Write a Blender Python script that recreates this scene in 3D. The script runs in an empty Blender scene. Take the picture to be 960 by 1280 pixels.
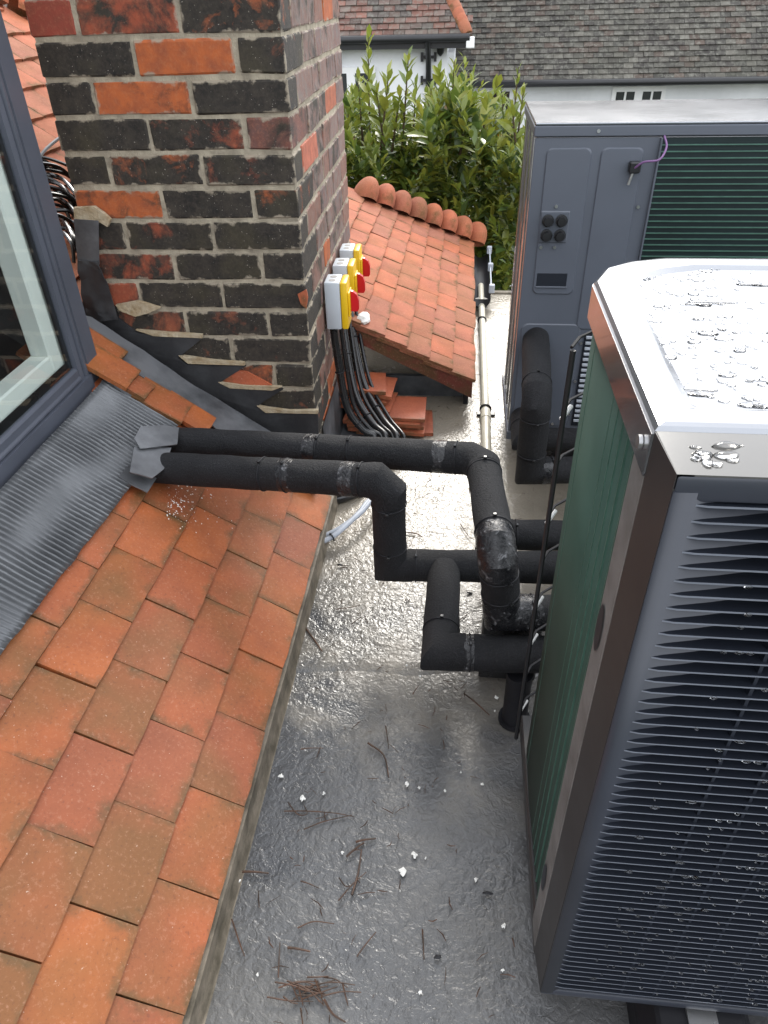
import bpy, bmesh, math, random
import numpy as np
from mathutils import Vector, Matrix, noise as mnoise
from mathutils.geometry import tessellate_polygon

SC = bpy.context.scene
COL = SC.collection
random.seed(7)
R = math.radians

# ------------------------------------------------------------------ camera
F_PX, PITCH, ROLL, YAW = 887.12, 0.6332, -0.0279, -0.1177
fw = Vector((math.sin(YAW)*math.cos(PITCH), math.cos(YAW)*math.cos(PITCH), -math.sin(PITCH)))
rt0 = Vector((math.cos(YAW), -math.sin(YAW), 0)); up0 = rt0.cross(fw)
rt = math.cos(ROLL)*rt0 + math.sin(ROLL)*up0
up = -math.sin(ROLL)*rt0 + math.cos(ROLL)*up0
cd = bpy.data.cameras.new('camera'); cam = bpy.data.objects.new('camera', cd); COL.objects.link(cam)
cam.matrix_world = Matrix(((rt.x, up.x, -fw.x, 0), (rt.y, up.y, -fw.y, 0), (rt.z, up.z, -fw.z, 0), (0, 0, 0, 1)))
cd.sensor_fit = 'VERTICAL'; cd.sensor_height = 36.0; cd.lens = F_PX/1280*36.0
cd.clip_start = 0.02; cd.clip_end = 400
SC.camera = cam

# ------------------------------------------------------------------ sky and sun
SUN_EL, SUN_AZ = R(34), R(5)          # azimuth clockwise from +Y
w = bpy.data.worlds.new('World'); SC.world = w; w.use_nodes = True
nt = w.node_tree; nt.nodes.clear()
N = nt.nodes.new; L = nt.links.new
out = N('ShaderNodeOutputWorld'); bg = N('ShaderNodeBackground'); bg.inputs['Strength'].default_value = 0.14
sky = N('ShaderNodeTexSky'); sky.sky_type = 'NISHITA'; sky.sun_disc = False
sky.sun_elevation = SUN_EL; sky.sun_rotation = SUN_AZ; sky.dust_density = 3.0; sky.air_density = 1.0
hs = N('ShaderNodeHueSaturation'); hs.inputs['Saturation'].default_value = 0.55
L(sky.outputs[0], hs.inputs['Color'])
tc = N('ShaderNodeTexCoord'); ns = N('ShaderNodeTexNoise'); ns.inputs['Scale'].default_value = 2.6
ns.inputs['Detail'].default_value = 6; ns.inputs['Roughness'].default_value = 0.55
L(tc.outputs['Generated'], ns.inputs['Vector'])
cr = N('ShaderNodeValToRGB'); cr.color_ramp.elements[0].position = 0.36; cr.color_ramp.elements[1].position = 0.58
cr.color_ramp.elements[0].color = (0.62, 0.62, 0.62, 1); cr.color_ramp.elements[1].color = (0.95, 0.95, 0.95, 1)
L(ns.outputs['Fac'], cr.inputs[0])
mx = N('ShaderNodeMix'); mx.data_type = 'RGBA'
L(cr.outputs[0], mx.inputs['Factor']); L(hs.outputs[0], mx.inputs['A']); mx.inputs['B'].default_value = (10.8, 11.2, 11.9, 1)
L(mx.outputs['Result'], bg.inputs['Color']); L(bg.outputs[0], out.inputs[0])
sd = bpy.data.lights.new('sun', 'SUN'); sd.energy = 1.7; sd.angle = R(18); sd.color = (1.0, 0.95, 0.87)
sun = bpy.data.objects.new('sun', sd); COL.objects.link(sun)
sdir = Vector((math.sin(SUN_AZ)*math.cos(SUN_EL), math.cos(SUN_AZ)*math.cos(SUN_EL), math.sin(SUN_EL)))
sun.rotation_euler = (-sdir).to_track_quat('-Z', 'Y').to_euler()
SC.view_settings.view_transform = 'Standard'; SC.view_settings.look = 'None'
SC.view_settings.exposure = 0.85; SC.view_settings.gamma = 1.0
SC.view_settings.use_curve_mapping = False
SC.render.engine = 'CYCLES'
SC.cycles.use_denoising = True
SC.cycles.max_bounces = 8

# ------------------------------------------------------------------ helpers
def ray(px, py):
    return fw + rt*((px-480)/F_PX) - up*((py-640)/F_PX)
def at_z(px, py, z):
    d = ray(px, py); return d*(z/d.z)
def at_y(px, py, y):
    d = ray(px, py); return d*(y/d.y)
def at_x(px, py, x):
    d = ray(px, py); return d*(x/d.x)
def at_plane(px, py, n, c):
    d = ray(px, py); return d*(c/n.dot(d))

WM = {}
def link(o, parent=None, mat=None):
    COL.objects.link(o)
    m = mat if mat is not None else Matrix.Identity(4)
    if parent is not None:
        o.parent = parent; o.matrix_parent_inverse = WM[parent.name].inverted()
    o.matrix_basis = m
    WM[o.name] = m
    return o
def tag(o, label=None, cat=None, group=None, kind=None):
    if label: o['label'] = label
    if cat: o['category'] = cat
    if group: o['group'] = group
    if kind: o['kind'] = kind
    return o
def thing(name, label, cat, loc=(0, 0, 0), group=None):
    o = bpy.data.objects.new(name, None); o.empty_display_size = 0.05
    link(o, None, Matrix.Translation(Vector(loc)))
    return tag(o, label, cat, group)
def me(name, verts, faces, mat, smooth=False):
    m = bpy.data.meshes.new(name); m.from_pydata([tuple(v) for v in verts], [], faces); m.update()
    if mat: m.materials.append(mat)
    if smooth:
        for p in m.polygons: p.use_smooth = True
    return m
def ob(name, mesh, parent=None, mat=None):
    return link(bpy.data.objects.new(name, mesh), parent, mat)
def bm_mesh(name, bm, mat, smooth=False):
    bmesh.ops.recalc_face_normals(bm, faces=bm.faces)
    m = bpy.data.meshes.new(name); bm.to_mesh(m); bm.free()
    if mat: m.materials.append(mat)
    if smooth:
        for p in m.polygons: p.use_smooth = True
        try: m.set_sharp_from_angle(angle=R(40))
        except Exception: pass
    return m
def bm_box(bm, lo, hi):
    x0, y0, z0 = lo; x1, y1, z1 = hi
    v = [bm.verts.new(p) for p in ((x0,y0,z0),(x1,y0,z0),(x1,y1,z0),(x0,y1,z0),(x0,y0,z1),(x1,y0,z1),(x1,y1,z1),(x0,y1,z1))]
    for f in ((0,3,2,1),(4,5,6,7),(0,1,5,4),(1,2,6,5),(2,3,7,6),(3,0,4,7)): bm.faces.new([v[i] for i in f])
    return v
def box_mesh(name, lo, hi, mat, bev=0, seg=1, smooth=False):
    bm = bmesh.new(); bm_box(bm, lo, hi)
    if bev: bmesh.ops.bevel(bm, geom=bm.edges[:], offset=bev, segments=seg, affect='EDGES', profile=0.5)
    return bm_mesh(name, bm, mat, smooth)
def box(name, lo, hi, mat, parent=None, bev=0, seg=1, smooth=False, M=None):
    return ob(name, box_mesh(name, lo, hi, mat, bev, seg, smooth), parent, M)
def tube_data(pts, rad, n=14, cap=True, wob=0, closed=False):
    pts = [Vector(p) for p in pts]; V = []; Fc = []
    k = len(pts); up_ = None
    rads = rad if isinstance(rad, (list, tuple)) else [rad]*k
    for i, p in enumerate(pts):
        if closed: t = (pts[(i+1) % k]-pts[i-1]).normalized()
        elif i == 0: t = (pts[1]-p).normalized()
        elif i == k-1: t = (p-pts[i-1]).normalized()
        else: t = ((pts[i+1]-p).normalized()+(p-pts[i-1]).normalized()).normalized()
        if up_ is None:
            up_ = t.orthogonal().normalized()
        up_ = (up_ - t*up_.dot(t)).normalized()
        s = t.cross(up_)
        sc_ = 1.0
        if 0 < i < k-1:
            c = (pts[i+1]-p).normalized().dot((p-pts[i-1]).normalized()); 
        for j in range(n):
            a = 2*math.pi*j/n
            rr = rads[i]*(1+(wob*mnoise.noise(p*14+Vector((math.cos(a), math.sin(a), 0))*1.2) if wob else 0))
            V.append(p+(up_*math.cos(a)+s*math.sin(a))*rr)
    m = k if closed else k-1
    for i in range(m):
        for j in range(n):
            a, b = i*n+j, i*n+(j+1) % n; c, d = ((i+1) % k)*n+(j+1) % n, ((i+1) % k)*n+j
            Fc.append((a, b, c, d))
    if cap and not closed:
        Fc.append(tuple(range(n))[::-1]); Fc.append(tuple((k-1)*n+j for j in range(n)))
    return V, Fc
def tube(name, pts, rad, mat, parent=None, n=14, wob=0, closed=False):
    V, Fc = tube_data(pts, rad, n, True, wob, closed)
    m = me(name, V, Fc, mat, True)
    try: m.set_sharp_from_angle(angle=R(50))
    except Exception: pass
    return ob(name, m, parent)
def smooth_path(pts, sub=6):
    pts = [Vector(p) for p in pts]; P = [pts[0]*2-pts[1]]+pts+[pts[-1]*2-pts[-2]]; o = []
    for i in range(1, len(P)-2):
        for j in range(sub):
            t = j/sub
            o.append(0.5*((2*P[i])+(P[i+1]-P[i-1])*t+(2*P[i-1]-5*P[i]+4*P[i+1]-P[i+2])*t*t+(3*P[i]-P[i-1]-3*P[i+1]+P[i+2])*t**3))
    o.append(pts[-1]); return o
def torus(name, c, axis, r, rr, mat, parent, n=24, m=8):
    ax = Vector(axis).normalized(); u = ax.orthogonal().normalized(); v = ax.cross(u)
    return tube(name, [Vector(c)+(u*math.cos(2*math.pi*i/n)+v*math.sin(2*math.pi*i/n))*r for i in range(n)], rr, mat, parent, m, 0, True)
def prism(name, poly, n, depth, mat, parent=None, bev=0):
    """solid of a planar polygon (list of points), from the plane to plane - n*depth"""
    bm = bmesh.new(); n = Vector(n)
    a = [bm.verts.new(Vector(p)) for p in poly]; b = [bm.verts.new(Vector(p)-n*depth) for p in poly]
    bm.faces.new(a); bm.faces.new(b[::-1]); k = len(a)
    for i in range(k): bm.faces.new((a[i], b[i], b[(i+1) % k], a[(i+1) % k]))
    if bev: bmesh.ops.bevel(bm, geom=bm.edges[:], offset=bev, segments=1, affect='EDGES')
    return ob(name, bm_mesh(name, bm, mat), parent)

# ------------------------------------------------------------------ materials
class NB:
    def __init__(s, name):
        s.m = bpy.data.materials.new(name); s.m.use_nodes = True; s.t = s.m.node_tree; s.t.nodes.clear()
        s.o = s.t.nodes.new('ShaderNodeOutputMaterial'); s.p = s.t.nodes.new('ShaderNodeBsdfPrincipled')
        s.t.links.new(s.p.outputs[0], s.o.inputs[0])
    def n(s, t, **k):
        x = s.t.nodes.new(t)
        for a, b in k.items():
            if hasattr(x, a): setattr(x, a, b)
            else: x.inputs[a].default_value = b
        return x
    def l(s, a, b): s.t.links.new(a, b)
    def val(s, inp, v): 
        if hasattr(v, 'links'): s.l(v, inp)
        else: inp.default_value = v
    def math(s, op, a, b=0.0, clamp=False):
        x = s.n('ShaderNodeMath', operation=op); x.use_clamp = clamp
        s.val(x.inputs[0], a); s.val(x.inputs[1], b); return x.outputs[0]
    def coords(s, shift=True, kind='Object'):
        c = s.n('ShaderNodeTexCoord').outputs[kind]
        if shift:
            oi = s.n('ShaderNodeObjectInfo'); v = s.n('ShaderNodeVectorMath', operation='ADD')
            sc = s.math('MULTIPLY', oi.outputs['Random'], 37.0); s.l(c, v.inputs[0]); s.l(sc, v.inputs[1]); c = v.outputs[0]
        return c
    def noise(s, vec, scale, detail=4, rough=0.55, dist=0.0):
        x = s.n('ShaderNodeTexNoise'); s.l(vec, x.inputs['Vector']); x.inputs['Scale'].default_value = scale
        x.inputs['Detail'].default_value = detail; x.inputs['Roughness'].default_value = rough; x.inputs['Distortion'].default_value = dist
        return x.outputs['Fac']
    def ramp(s, f, stops):
        x = s.n('ShaderNodeValToRGB'); e = x.color_ramp.elements
        while len(e) < len(stops): e.new(0.5)
        for i, (p, c) in enumerate(stops):
            e[i].position = p; e[i].color = (c, c, c, 1) if isinstance(c, (int, float)) else (*c, 1)
        s.l(f, x.inputs[0]); return x.outputs[0]
    def mix(s, f, a, b, mode='MIX'):
        x = s.n('ShaderNodeMix'); x.data_type = 'RGBA'; x.blend_type = mode
        s.val(x.inputs['Factor'], f)
        for k, v in (('A', a), ('B', b)):
            if hasattr(v, 'links'): s.l(v, x.inputs[k])
            else: x.inputs[k].default_value = (*v, 1) if len(v) == 3 else v
        return x.outputs['Result']
    def bump(s, h, strength=0.3, dist=0.002, prev=None):
        x = s.n('ShaderNodeBump'); x.inputs['Strength'].default_value = strength; x.inputs['Distance'].default_value = dist
        s.l(h, x.inputs['Height'])
        if prev is not None: s.l(prev, x.inputs['Normal'])
        s.l(x.outputs[0], s.p.inputs['Normal']); return x.outputs[0]
    def set(s, **k):
        for a, b in k.items():
            i = s.p.inputs[a.replace('_', ' ')]
            s.val(i, (*b, 1) if isinstance(b, tuple) and len(b) == 3 else b)
        return s
MATS = {}

def m_clay(name, c1, c2, c3, moss, rough=(0.42, 0.75), spec=0.42):
    b = NB(name); v = b.coords(); oi = b.n('ShaderNodeObjectInfo')
    tile = b.ramp(oi.outputs['Random'], [(0, c1), (0.45, c2), (1, c3)])
    n1 = b.noise(v, 9, 5, 0.6); n2 = b.noise(v, 150, 4, 0.7); n3 = b.noise(v, 4.0, 3)
    c = b.mix(b.ramp(n1, [(0.3, 0.0), (0.7, 1.0)]), tile, b.mix(0.55, tile, (c3[0]*0.55, c3[1]*0.6, c3[2]*0.75)))
    dk = b.math('MULTIPLY', b.ramp(n3, [(0.45, 0.0), (0.66, 1.0)]), moss)
    c = b.mix(dk, c, (0.125, 0.075, 0.02))
    tcn = b.n('ShaderNodeTexCoord'); g = b.n('ShaderNodeSeparateXYZ'); b.l(tcn.outputs['Generated'], g.inputs[0])
    ey = b.math('MULTIPLY', b.math('SUBTRACT', 0.5, b.math('ABSOLUTE', b.math('SUBTRACT', g.outputs['Y'], 0.5))), 0.16)
    ex = b.math('MULTIPLY', g.outputs['X'], 0.21)
    de = b.math('MINIMUM', ey, ex)
    gr = b.math('SUBTRACT', b.math('MULTIPLY', b.ramp(b.noise(v, 14, 5, 0.65), [(0.40, 0.0), (0.72, 1.0)]), 0.035), de)
    c = b.mix(b.ramp(b.math('MULTIPLY', gr, 45.0), [(0.0, 0.0), (1.0, 0.75)]), c, (0.085, 0.058, 0.02))
    c = b.mix(b.math('MULTIPLY', b.ramp(n2, [(0.55, 0.0), (0.75, 1.0)]), 0.35), c, (0.55, 0.30, 0.20))
    c = b.mix(b.math('MULTIPLY', b.ramp(n2, [(0.25, 1.0), (0.42, 0.0)]), 0.55), c, (0.06, 0.025, 0.018))
    sp = b.noise(v, 210, 2, 0.5)
    c = b.mix(b.math('MULTIPLY', b.ramp(sp, [(0.725, 0.0), (0.76, 1.0)]), 0.6), c, (0.62, 0.5, 0.4))
    b.set(Base_Color=c, Roughness=b.math('ADD', b.math('MULTIPLY', n1, rough[1]-rough[0]), rough[0]))
    b.p.inputs['Specular IOR Level'].default_value = spec
    b1 = b.bump(n2, 0.5, 0.0012); b.bump(n1, 0.35, 0.004, b1)
    return b.m
MATS['clay'] = m_clay('clay_tile', (0.45, 0.122, 0.028), (0.38, 0.098, 0.029), (0.30, 0.086, 0.036), 0.6)
MATS['clay_pale'] = m_clay('clay_tile_sheen', (0.46, 0.135, 0.062), (0.40, 0.128, 0.068), (0.33, 0.128, 0.078), 0.4, (0.72, 0.95), 0.2)  # same clay, with the sky sheen of the farther slopes put into paler colour
MATS['clay_new'] = m_clay('clay_tile_new', (0.47, 0.12, 0.05), (0.42, 0.105, 0.046), (0.38, 0.095, 0.044), 0.05)
MATS['undercloak'] = m_clay('clay_undercloak', (0.21, 0.045, 0.028), (0.2, 0.04, 0.026), (0.17, 0.04, 0.026), 0.2)

def m_brick():
    b = NB('sooty_brick'); v = b.coords(); oi = b.n('ShaderNodeObjectInfo')
    n1 = b.noise(v, 12, 7, 0.66, 0.4); n2 = b.noise(v, 120, 4, 0.7); n3 = b.noise(v, 35, 3)
    base = b.mix(b.ramp(n3, [(0.35, 0.0), (0.7, 1.0)]), oi.outputs['Color'], b.mix(0.6, oi.outputs['Color'], (0.17, 0.05, 0.03)))
    base = b.mix(b.math('MULTIPLY', b.ramp(n2, [(0.5, 0.0), (0.8, 1.0)]), 0.4), base, (0.45, 0.2, 0.1))
    # soot: noise against the brick's own share of soot (alpha)
    th = b.math('SUBTRACT', oi.outputs['Alpha'], 0.5)
    f = b.math('ADD', n1, b.math('MULTIPLY', th, 0.62))
    f = b.ramp(f, [(0.42, 0.0), (0.575, 1.0)])
    soot = b.mix(b.ramp(n3, [(0.3, 0.0), (0.75, 1.0)]), (0.012, 0.0105, 0.009), (0.040, 0.033, 0.025))
    soot = b.mix(b.math('MULTIPLY', b.ramp(n2, [(0.45, 0.0), (0.72, 1.0)]), 0.5), soot, (0.075, 0.058, 0.044))
    gm = b.noise(v, 6, 4)
    soot = b.mix(b.math('MULTIPLY', b.ramp(gm, [(0.54, 0.0), (0.68, 1.0)]), 0.4), soot, (0.06, 0.05, 0.024))
    spk = b.noise(v, 260, 1, 0.5)
    soot = b.mix(b.ramp(spk, [(0.74, 0.0), (0.77, 1.0)]), soot, (0.30, 0.27, 0.24))
    c = b.mix(f, base, soot)
    # mortar smeared unevenly over the arrises
    tcn = b.n('ShaderNodeTexCoord'); g = b.n('ShaderNodeSeparateXYZ'); b.l(tcn.outputs['Generated'], g.inputs[0]); nn = b.n('ShaderNodeSeparateXYZ'); b.l(tcn.outputs['Normal'], nn.inputs[0])
    def edge(o_, k_): return b.math('MULTIPLY', b.math('SUBTRACT', 0.5, b.math('ABSOLUTE', b.math('SUBTRACT', o_, 0.5))), k_)
    front = b.math('GREATER_THAN', b.math('ABSOLUTE', nn.outputs['Y']), 0.5)
    dx_ = b.math('ADD', edge(g.outputs['X'], 0.19), b.math('MULTIPLY', b.math('SUBTRACT', 1.0, front), 1.0))
    dy_ = b.math('ADD', edge(g.outputs['Y'], 0.19), front)
    de = b.math('MINIMUM', edge(g.outputs['Z'], 0.065), b.math('MINIMUM', dx_, dy_))
    sm = b.math('SUBTRACT', b.math('MULTIPLY', b.ramp(b.noise(v, 26, 4, 0.6), [(0.42, 0.0), (0.75, 1.0)]), 0.016), de)
    sm = b.ramp(b.math('MULTIPLY', sm, 200.0), [(0.0, 0.0), (1.0, 0.85)])
    c = b.mix(sm, c, (0.31, 0.265, 0.20))
    b.set(Base_Color=c, Roughness=0.82)
    b1 = b.bump(n2, 0.6, 0.0016); b.bump(n1, 0.5, 0.005, b1)
    return b.m
MATS['brick'] = m_brick()

def m_simple(name, col, rough=0.5, metal=0.0, var=0.25, scale=20, bs=0.2, bd=0.001, bscale=80, spec=0.5, coat=0.0, shift=True, col2=None, lo=0.35, hi=0.65):
    b = NB(name); v = b.coords(shift)
    n1 = b.noise(v, scale, 5, 0.6); n2 = b.noise(v, bscale, 4, 0.65)
    c2 = col2 or tuple(min(1, x*(1-var*1.4)) for x in col)
    c = b.mix(b.ramp(n1, [(lo, 0.0), (hi, 1.0)]), col, c2)
    b.set(Base_Color=c, Metallic=metal, Roughness=b.math('ADD', b.math('MULTIPLY', n1, 0.2), max(0.02, rough-0.1)))
    b.p.inputs['Specular IOR Level'].default_value = spec
    b.p.inputs['Coat Weight'].default_value = coat; b.p.inputs['Coat Roughness'].default_value = 0.06
    if bs: b.bump(n2, bs, bd)
    return b.m
MATS['mortar'] = m_simple('lime_mortar', (0.45, 0.395, 0.30), 0.9, 0, 0.3, 25, 0.9, 0.004, 130, 0.2, col2=(0.27, 0.235, 0.18))
MATS['mortar_chip'] = m_simple('cream_mortar', (0.46, 0.39, 0.28), 0.9, 0, 0.3, 40, 0.9, 0.005, 90, 0.2, col2=(0.33, 0.25, 0.15))
MATS['lead'] = m_simple('old_lead', (0.17, 0.175, 0.185), 0.5, 0.25, 0.5, 7, 0.35, 0.003, 30, 0.5, col2=(0.055, 0.057, 0.062))
MATS['lead_dark'] = m_simple('dark_lead', (0.05, 0.051, 0.054), 0.6, 0.1, 0.5, 9, 0.4, 0.004, 26, 0.4, col2=(0.022, 0.022, 0.024))
MATS['apron'] = m_simple('pleated_lead', (0.15, 0.155, 0.162), 0.42, 0.35, 0.3, 9, 0.15, 0.001, 90, 0.5, col2=(0.10, 0.104, 0.11))
MATS['anthracite'] = m_simple('anthracite_paint', (0.085, 0.094, 0.118), 0.36, 0, 0.12, 6, 0.05, 0.0004, 300, 0.5)
MATS['panel'] = m_simple('blue_grey_casing', (0.100, 0.112, 0.138), 0.42, 0.0, 0.1, 3, 0.06, 0.0004, 400, 0.5)
MATS['casing_gloss'] = m_simple('wet_glossy_casing', (0.30, 0.30, 0.31), 0.22, 0.75, 0.15, 5, 0.1, 0.0006, 60, 0.5, coat=0.6)
MATS['top'] = m_simple('wet_steel_top', (0.27, 0.28, 0.30), 0.16, 0.75, 0.06, 4, 0.22, 0.002, 9, 0.5, coat=0.5)
MATS['front_plastic'] = m_simple('front_cover_plastic', (0.036, 0.034, 0.034), 0.42, 0, 0.12, 5, 0.08, 0.0004, 300, 0.4, coat=0.0)
MATS['wet_plastic'] = m_simple('wet_front_plastic', (0.11, 0.107, 0.10), 0.2, 0.35, 0.15, 5, 0.1, 0.0006, 60, 0.5, coat=0.6)
MATS['grille'] = m_simple('grille_plastic', (0.030, 0.034, 0.045), 0.38, 0, 0.1, 5, 0.05, 0.0003, 300, 0.5)
MATS['slat_edge'] = m_simple('slat_edge_highlight', (0.15, 0.165, 0.195), 0.3, 0, 0.1, 5, 0.0)  # highlight along the slat fronts put into a lighter colour
MATS['grille_dark'] = m_simple('grille_recess', (0.014, 0.017, 0.025), 0.45, 0, 0.1, 5, 0.0, 0.0003, 300, 0.4)
MATS['metal_strip'] = m_simple('galvanised_post', (0.25, 0.245, 0.24), 0.5, 0.15, 0.4, 14, 0.3, 0.001, 60, 0.4, col2=(0.15, 0.146, 0.14))
MATS['black'] = m_simple('black_plastic', (0.014, 0.014, 0.016), 0.4, 0, 0.2, 20, 0.05, 0.0005, 200, 0.5)
MATS['rubber'] = m_simple('black_rubber', (0.010, 0.010, 0.013), 0.55, 0, 0.2, 20, 0.2, 0.001, 200, 0.4)
MATS['cable'] = m_simple('black_cable_sheath', (0.012, 0.012, 0.013), 0.28, 0, 0.2, 20, 0.0, 0.001, 200, 0.6)
MATS['grey_cable'] = m_simple('grey_cable_sheath', (0.42, 0.45, 0.50), 0.4, 0, 0.1, 20, 0.0, 0.001, 200, 0.5)
MATS['cream'] = m_simple('cream_pvc', (0.60, 0.56, 0.45), 0.33, 0, 0.12, 12, 0.05, 0.001, 60, 0.5)
MATS['screw'] = m_simple('zinc', (0.55, 0.55, 0.55), 0.3, 0.9, 0.1, 30, 0.0)
MATS['white_frame'] = m_simple('white_inner_frame', (0.80, 0.84, 0.80), 0.45, 0, 0.05, 6, 0.0)
MATS['frit'] = m_simple('black_glass_border', (0.008, 0.008, 0.009), 0.3, 0, 0.1, 6, 0.0)
MATS['iso_grey'] = m_simple('isolator_grey', (0.50, 0.54, 0.58), 0.45, 0, 0.06, 10, 0.0)
MATS['iso_yellow'] = m_simple('isolator_yellow', (0.80, 0.50, 0.01), 0.4, 0, 0.05, 10, 0.0)
MATS['iso_red'] = m_simple('isolator_red', (0.55, 0.006, 0.012), 0.35, 0, 0.05, 10, 0.0)
MATS['purple'] = m_simple('purple_wire', (0.20, 0.10, 0.24), 0.4, 0, 0.05, 10, 0.0)
MATS['eaves'] = m_simple('weathered_eaves_strip', (0.25, 0.21, 0.16), 0.6, 0.0, 0.5, 22, 0.6, 0.002, 90, 0.4, col2=(0.10, 0.085, 0.06))
MATS['render'] = m_simple('white_render', (0.78, 0.79, 0.80), 0.85, 0, 0.12, 1.2, 0.3, 0.01, 12, 0.3)
MATS['white_paint'] = m_simple('white_paint', (0.80, 0.80, 0.79), 0.5, 0, 0.05, 3, 0.0)
MATS['window_dark'] = m_simple('dark_pane', (0.03, 0.033, 0.038), 0.08, 0, 0.1, 3, 0.0, spec=0.7)
MATS['fascia'] = m_simple('black_gutter', (0.015, 0.015, 0.017), 0.4, 0, 0.1, 3, 0.0)
MATS['room'] = m_simple('dim_room', (0.32, 0.27, 0.22), 0.8, 0, 0.3, 2, 0.0)
MATS['board'] = m_simple('brown_boards', (0.22, 0.13, 0.085), 0.6, 0, 0.3, 3, 0.0)
MATS['flake'] = m_simple('white_flake', (0.78, 0.77, 0.73), 0.7, 0, 0.1, 60, 0.0)
MATS['needle'] = m_simple('brown_needle', (0.10, 0.045, 0.024), 0.6, 0, 0.5, 30, 0.0, col2=(0.035, 0.022, 0.014))
MATS['soil'] = m_simple('garden_ground', (0.07, 0.085, 0.04), 0.9, 0, 0.4, 0.6, 0.5, 0.05, 3, 0.2, shift=False)
MATS['bark'] = m_simple('bark', (0.09, 0.065, 0.04), 0.85, 0, 0.3, 20, 0.5, 0.003, 60, 0.2)
MATS['wall_brick'] = m_simple('brown_brick_wall', (0.22, 0.10, 0.07), 0.85, 0, 0.3, 3, 0.5, 0.01, 14, 0.2)

def m_insul():
    b = NB('pipe_insulation'); v = b.coords()
    n1 = b.noise(v, 210, 4, 0.85); n2 = b.noise(v, 12, 5, 0.6); n3 = b.noise(v, 900, 2, 0.6)
    c = b.mix(b.ramp(n2, [(0.35, 0.0), (0.7, 1.0)]), (0.0055, 0.0058, 0.0075), (0.011, 0.0112, 0.0135))
    c = b.mix(b.math('MULTIPLY', b.ramp(n1, [(0.56, 0.0), (0.70, 1.0)]), 0.5), c, (0.075, 0.075, 0.08))
    b.set(Base_Color=c, Roughness=0.72); b.p.inputs['Specular IOR Level'].default_value = 0.42
    b1 = b.bump(n1, 1.0, 0.0045); b.bump(n2, 0.5, 0.006, b1)
    return b.m
MATS['insul'] = m_insul()
def m_adh():
    b = NB('glossy_adhesive'); v = b.coords()
    n1 = b.noise(v, 70, 5, 0.65, 0.6)
    c = b.mix(b.ramp(n1, [(0.58, 0.0), (0.68, 1.0)]), (0.012, 0.012, 0.014), (0.20, 0.20, 0.21))
    b.set(Base_Color=c, Roughness=b.ramp(n1, [(0.4, 0.12), (0.7, 0.6)])); b.bump(n1, 0.8, 0.004)
    return b.m
MATS['adhesive'] = m_adh()

def m_roof(name, ca, cb, dirt, dirtf, r0, r1, far_sheen=(0.275, 0.238, 0.182)):
    b = NB(name); v = b.coords(False)
    big = b.noise(v, 1.6, 5, 0.6, 0.6); mid = b.noise(v, 7, 5, 0.6, 0.4); fine = b.noise(v, 56, 3, 0.5, 1.3); grit = b.noise(v, 380, 3, 0.6)
    fib = b.noise(v, 95, 3, 0.55, 2.5)
    c = b.mix(b.ramp(mid, [(0.35, 0.0), (0.68, 1.0)]), ca, cb)
    c = b.mix(b.math('MULTIPLY', b.ramp(big, [(0.45, 0.0), (0.66, 1.0)]), dirtf), c, dirt)
    sy = b.n('ShaderNodeSeparateXYZ'); b.l(v, sy.inputs[0])
    sm = b.math('ADD', sy.outputs['Y'], b.math('MULTIPLY', b.math('SUBTRACT', big, 0.5), 1.6))
    sm = b.math('ADD', sm, b.math('MULTIPLY', b.math('SUBTRACT', mid, 0.5), 0.9))
    c = b.mix(b.math('MULTIPLY', b.ramp(b.math('MULTIPLY', sm, 0.4), [(0.38, 0.0), (0.62, 1.0)]), 0.85), c, far_sheen)  # sky sheen on the far roof painted as paler beige, ragged by noise
    c = b.mix(b.math('MULTIPLY', b.ramp(fib, [(0.50, 0.0), (0.53, 1.0), (0.56, 0.0)]), 0.35), c, tuple(x*2.2 for x in ca))
    c = b.mix(b.math('MULTIPLY', b.ramp(grit, [(0.62, 0.0), (0.72, 1.0)]), 0.35), c, (0.26, 0.25, 0.23))
    # fibres under the resin
    w_ = b.n('ShaderNodeTexVoronoi', feature='DISTANCE_TO_EDGE'); w_.inputs['Scale'].default_value = 85
    d_ = b.n('ShaderNodeVectorMath', operation='ADD'); nz = b.n('ShaderNodeTexNoise'); nz.inputs['Scale'].default_value = 40; b.l(v, nz.inputs['Vector'])
    sc_ = b.n('ShaderNodeVectorMath', operation='SCALE'); b.l(nz.outputs['Color'], sc_.inputs[0]); sc_.inputs['Scale'].default_value = 0.06
    b.l(v, d_.inputs[0]); b.l(sc_.outputs[0], d_.inputs[1]); b.l(d_.outputs[0], w_.inputs['Vector'])
    ridge = b.ramp(w_.outputs['Distance'], [(0.0, 1.0), (0.10, 0.0)])
    b.set(Base_Color=c, Roughness=b.math('ADD', b.ramp(mid, [(0.35, r0), (0.72, r1)]), b.ramp(big, [(0.48, 0.0), (0.64, 0.22)])))
    b.p.inputs['Specular IOR Level'].default_value = 0.6
    h = b.math('ADD', b.math('MULTIPLY', fine, 1.0), b.math('MULTIPLY', ridge, 0.05))
    h = b.math('ADD', h, b.math('MULTIPLY', fib, 0.16))
    b1 = b.bump(h, 0.55, 0.0044); b.bump(mid, 0.45, 0.014, b1)
    return b.m
MATS['roof'] = m_roof('wet_felt_roof', (0.050, 0.052, 0.057), (0.085, 0.086, 0.089), (0.125, 0.118, 0.105), 0.5, 0.11, 0.27)
MATS['roof_pale'] = MATS['roof']

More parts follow.
